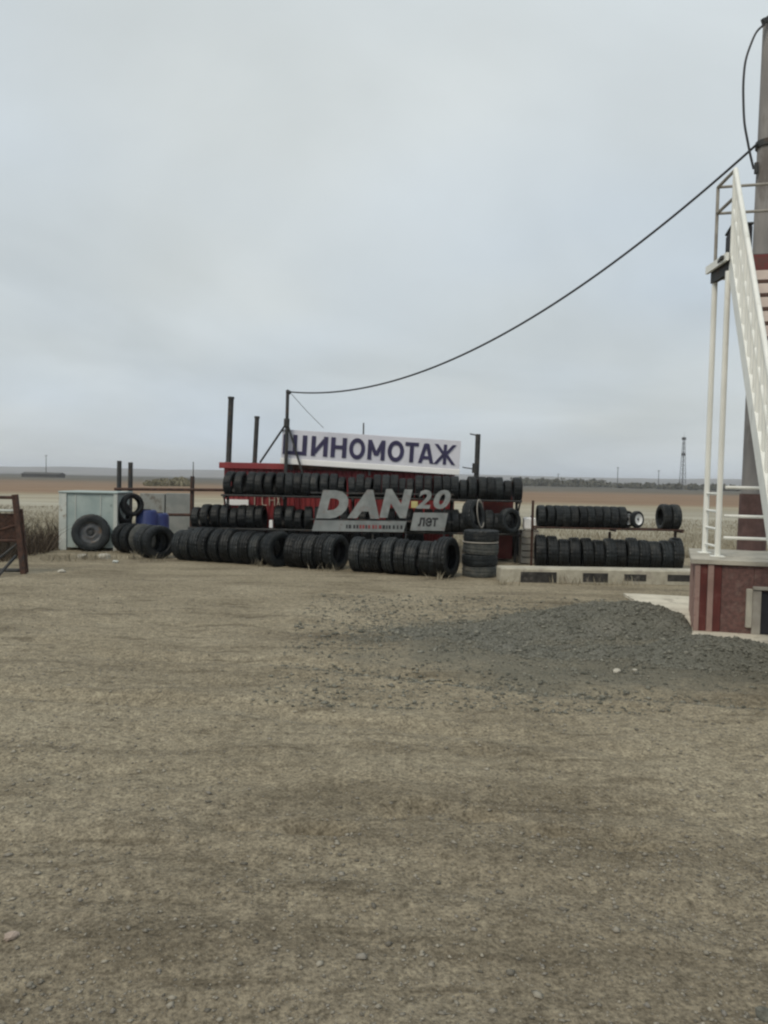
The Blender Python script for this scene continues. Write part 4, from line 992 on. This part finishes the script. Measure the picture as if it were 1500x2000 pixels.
# black box on the platform
bb = MB().bbox(-0.10,0.12,-0.2,0.2,0,0.36,0.02)
bxp = O2 + BB*(SX+0.10) + AA*0.66
dk = empty('black_box', (bxp.x, bxp.y, PH-0.003), -TH, 'black equipment box standing on the stair platform', 'box')
bb.build('body', M['vent_shade_box_black'], dk); MB().bbox(-0.11,0.13,-0.21,0.21,0.361,0.39,0.008).build('lid', M['dark_steel'], dk)

# ------------------------------------------------------------------ big pole with cables
Ypo = 10.3; cx_ = P(1455, 850, Ypo).x + 0.145
pole = empty('concrete_pole', (cx_, Ypo, 0), 0, 'tall grey concrete pole with red-brown foot behind the white stair', 'pole')
ztop = Z(1495, 42, Ypo)
MB().tube((0,0,1.62), (0.0,0,ztop), 0.150, 0.115, 20).build('shaft', M['pole'], pole, False)
MB().tube((0,0,-0.05), (0,0,1.618), 0.19, 0.17, 20).build('foot', M['pole_red'], pole)
MB().tube((0,0,ztop), (0,0,ztop+0.05), 0.13, 0.10, 20).build('cap', M['dark_steel'], pole)
MB().bar((-0.10,-0.10,ztop-0.03), (-0.19,-0.12,ztop-0.07), 0.05, 0.06).build('hook', M['dark_steel'], pole)
za = Z(1476, 283, Ypo)
MB().tube((0,0,za-0.04), (0,0,za+0.04), 0.150, None, 20).build('cable_band', M['dark_steel'], pole)
z33 = Z(1475, 330, Ypo); MB().tube((-0.16,-0.05,z33-0.08), (-0.16,-0.05,z33+0.06), 0.028, None, 8).build('cable_clamp', M['dark_steel'], pole)
# service cable
A = Vector((cx_-0.15, Ypo-0.03, za)); B = Vector((mx+mt.x+0.06, my-0.03, mt.z-0.04)); sag = 0.95
pts_ = [A.lerp(B, t) - Vector((0,0,sag*4*t*(1-t))) for t in np.linspace(0,1,48)]
tag(MB().path(pts_, 0.0165, 6).build('service_cable', M['cable']), 'long black service cable sagging from the concrete pole to the cable mast', 'cable')
lp = [(1494,47),(1478,62),(1466,88),(1456,120),(1452,160),(1452,200),(1454,240),(1460,275),(1466,305),(1472,330)]
pts_ = [P(u, v, Ypo-0.12) for u, v in lp]
from mathutils import geometry
sm = []
for i in range(len(pts_)-1):
    p0, p1, p2_, p3 = pts_[max(i-1,0)], pts_[i], pts_[i+1], pts_[min(i+2,len(pts_)-1)]
    for k in range(4):
        t = k/4; sm.append(0.5*((2*p1)+(p2_-p0)*t+(2*p0-5*p1+4*p2_-p3)*t*t+(3*p1-p0-3*p2_+p3)*t**3))
sm.append(pts_[-1])
tag(MB().path(sm, 0.015, 6).build('cable_loop', M['cable']), 'slack loop of grey cable hanging beside the concrete pole top', 'cable')

# ------------------------------------------------------------------ rusty gate at the left edge
g0 = G(45, 1121); gt = empty('rusty_gate', (g0.x, g0.y, 0), R(8), 'rusty steel gate leaf with mesh on skid feet in front of the brown weeds', 'gate')
gh = Z(32, 966, g0.y)
MB().bar((0.01,0,0), (-0.13,0,gh), 0.085, 0.085, (0,1,0)).build('post', M['rust'], gt)
MB().bar((0.045,0.05,0.02), (-0.05,0.05,gh*0.82), 0.05, 0.05, (0,1,0)).build('post', M['rust'], gt)
gw = 2.4
for z_, rr2, mt_ in ((gh-0.05,0.028,'rust'),(gh-0.27,0.022,'tank_edge'),(gh*0.42,0.025,'rust'),(0.06,0.032,'dark_steel')):
    MB().tube((-gw, 0.0, z_), (-0.03-0.10*(z_/gh), 0.0, z_), rr2, None, 8).build('rail', M[mt_], gt)
MB().tube((-gw,0.03,0.08), (-0.1,0.03,gh*0.62), 0.022, None, 8).build('brace', M['rust'], gt)
MB().tube((-0.60,0.03,0.08), (-0.08,0.03,0.52), 0.022, None, 8).build('brace', M['dark_steel'], gt)
wm = MB()
for k in range(26):
    x = -gw + gw*k/26; wm.bar((x,0.012,0.42*gh), (min(x+gh*0.45,-0.12),0.012,0.42*gh+min(gh*0.45,-0.12-x)), 0.005, 0.005, (0,1,0))
    wm.bar((x,0.020,0.42*gh+gh*0.42), (min(x+gh*0.42,-0.12),0.020,0.42*gh+gh*0.42-min(gh*0.42,-0.12-x)), 0.005, 0.005, (0,1,0))
wm.build('wire_mesh', M['rust'], gt)
MB().bbox(-gw, -0.12, 0.03, 0.042, gh*0.43, gh*0.76, 0.003).build('rust_sheet', M['rust'], gt)
for x in (-0.22, -1.6): MB().tube((x+0.10,0.02,0.30), (x-0.02,-0.55,0.0), 0.026, None, 8).build('skid_foot', M['dark_steel'], gt)

# ------------------------------------------------------------------ litter and rubble
def chunk(u, v, r, mat, name, label, cat):
    g_ = G(u, v); bm3 = bmesh.new(); bmesh.ops.create_icosphere(bm3, subdivisions=2, radius=r)
    for vv in bm3.verts:
        nn = noise.noise(vv.co*(2.0/r)*0.6 + Vector((u, v, 0))); vv.co *= 1+0.45*nn; vv.co.z *= 0.6
    me_ = bpy.data.meshes.new(name); bm3.to_mesh(me_); bm3.free(); me_.materials.append(mat)
    o = bpy.data.objects.new(name, me_); col.objects.link(o)
    o.location = (g_.x, g_.y, float(ground_h(np.array([g_.x]), np.array([g_.y]))[0])+r*0.28); o.rotation_euler = (0,0,u); return tag(o, label, cat)
chunk(121, 1118, 0.065, M['concrete'], 'concrete_chunk', 'stone lying alone between the rusty gate and the pale box', 'stone')
chunk(160, 1090, 0.10, M['concrete'], 'concrete_chunk', 'grey rubble lump below the big wheel', 'stone')
chunk(205, 1091, 0.13, M['concrete'], 'concrete_chunk', 'larger grey rubble lump below the gap between wheel and tyres', 'stone')
chunk(225, 1099, 0.06, M['tank_edge'], 'concrete_chunk', 'small pale rubble lump before the leaning black tyres', 'stone')
chunk(1205, 1310, 0.036, M['concrete'], 'concrete_chunk', 'small pale stone lying on the dark gravel', 'stone')
chunk(1240, 1308, 0.025, M['concrete'], 'concrete_chunk', 'tiny pale stone beside the pale stone on the gravel', 'stone')
chunk(1160, 1272, 0.09, M['heap'], 'gravel_lump', 'dark lump of gravel standing out of the heap', 'stone')
chunk(22, 1838, 0.024, M['shard'], 'brick_shard', 'pale brick shard pressed into the dirt', 'stone')
chunk(1494, 1985, 0.030, M['heap'], 'dark_stone', 'dark angular stone in the pebbly dirt', 'stone')

# ------------------------------------------------------------------ the air
hz_o = MB().box(-6500, 6500, -900, 6500, -5.0, 48.0).build('haze', None)
mh = bpy.data.materials.new('haze_air'); mh.use_nodes = True; hn, hl = mh.node_tree.nodes, mh.node_tree.links; hn.clear()
ho = hn.new('ShaderNodeOutputMaterial'); hv = hn.new('ShaderNodeVolumePrincipled')
hv.inputs['Color'].default_value = (0.90, 0.93, 1.0, 1); hv.inputs['Density'].default_value = 0.00030; hv.inputs['Anisotropy'].default_value = 0.2
hl.new(hv.outputs[0], ho.inputs['Volume']); hz_o.data.materials.append(mh)
tag(hz_o, 'thin pale haze in the air over the fields', 'haze', None, 'stuff')
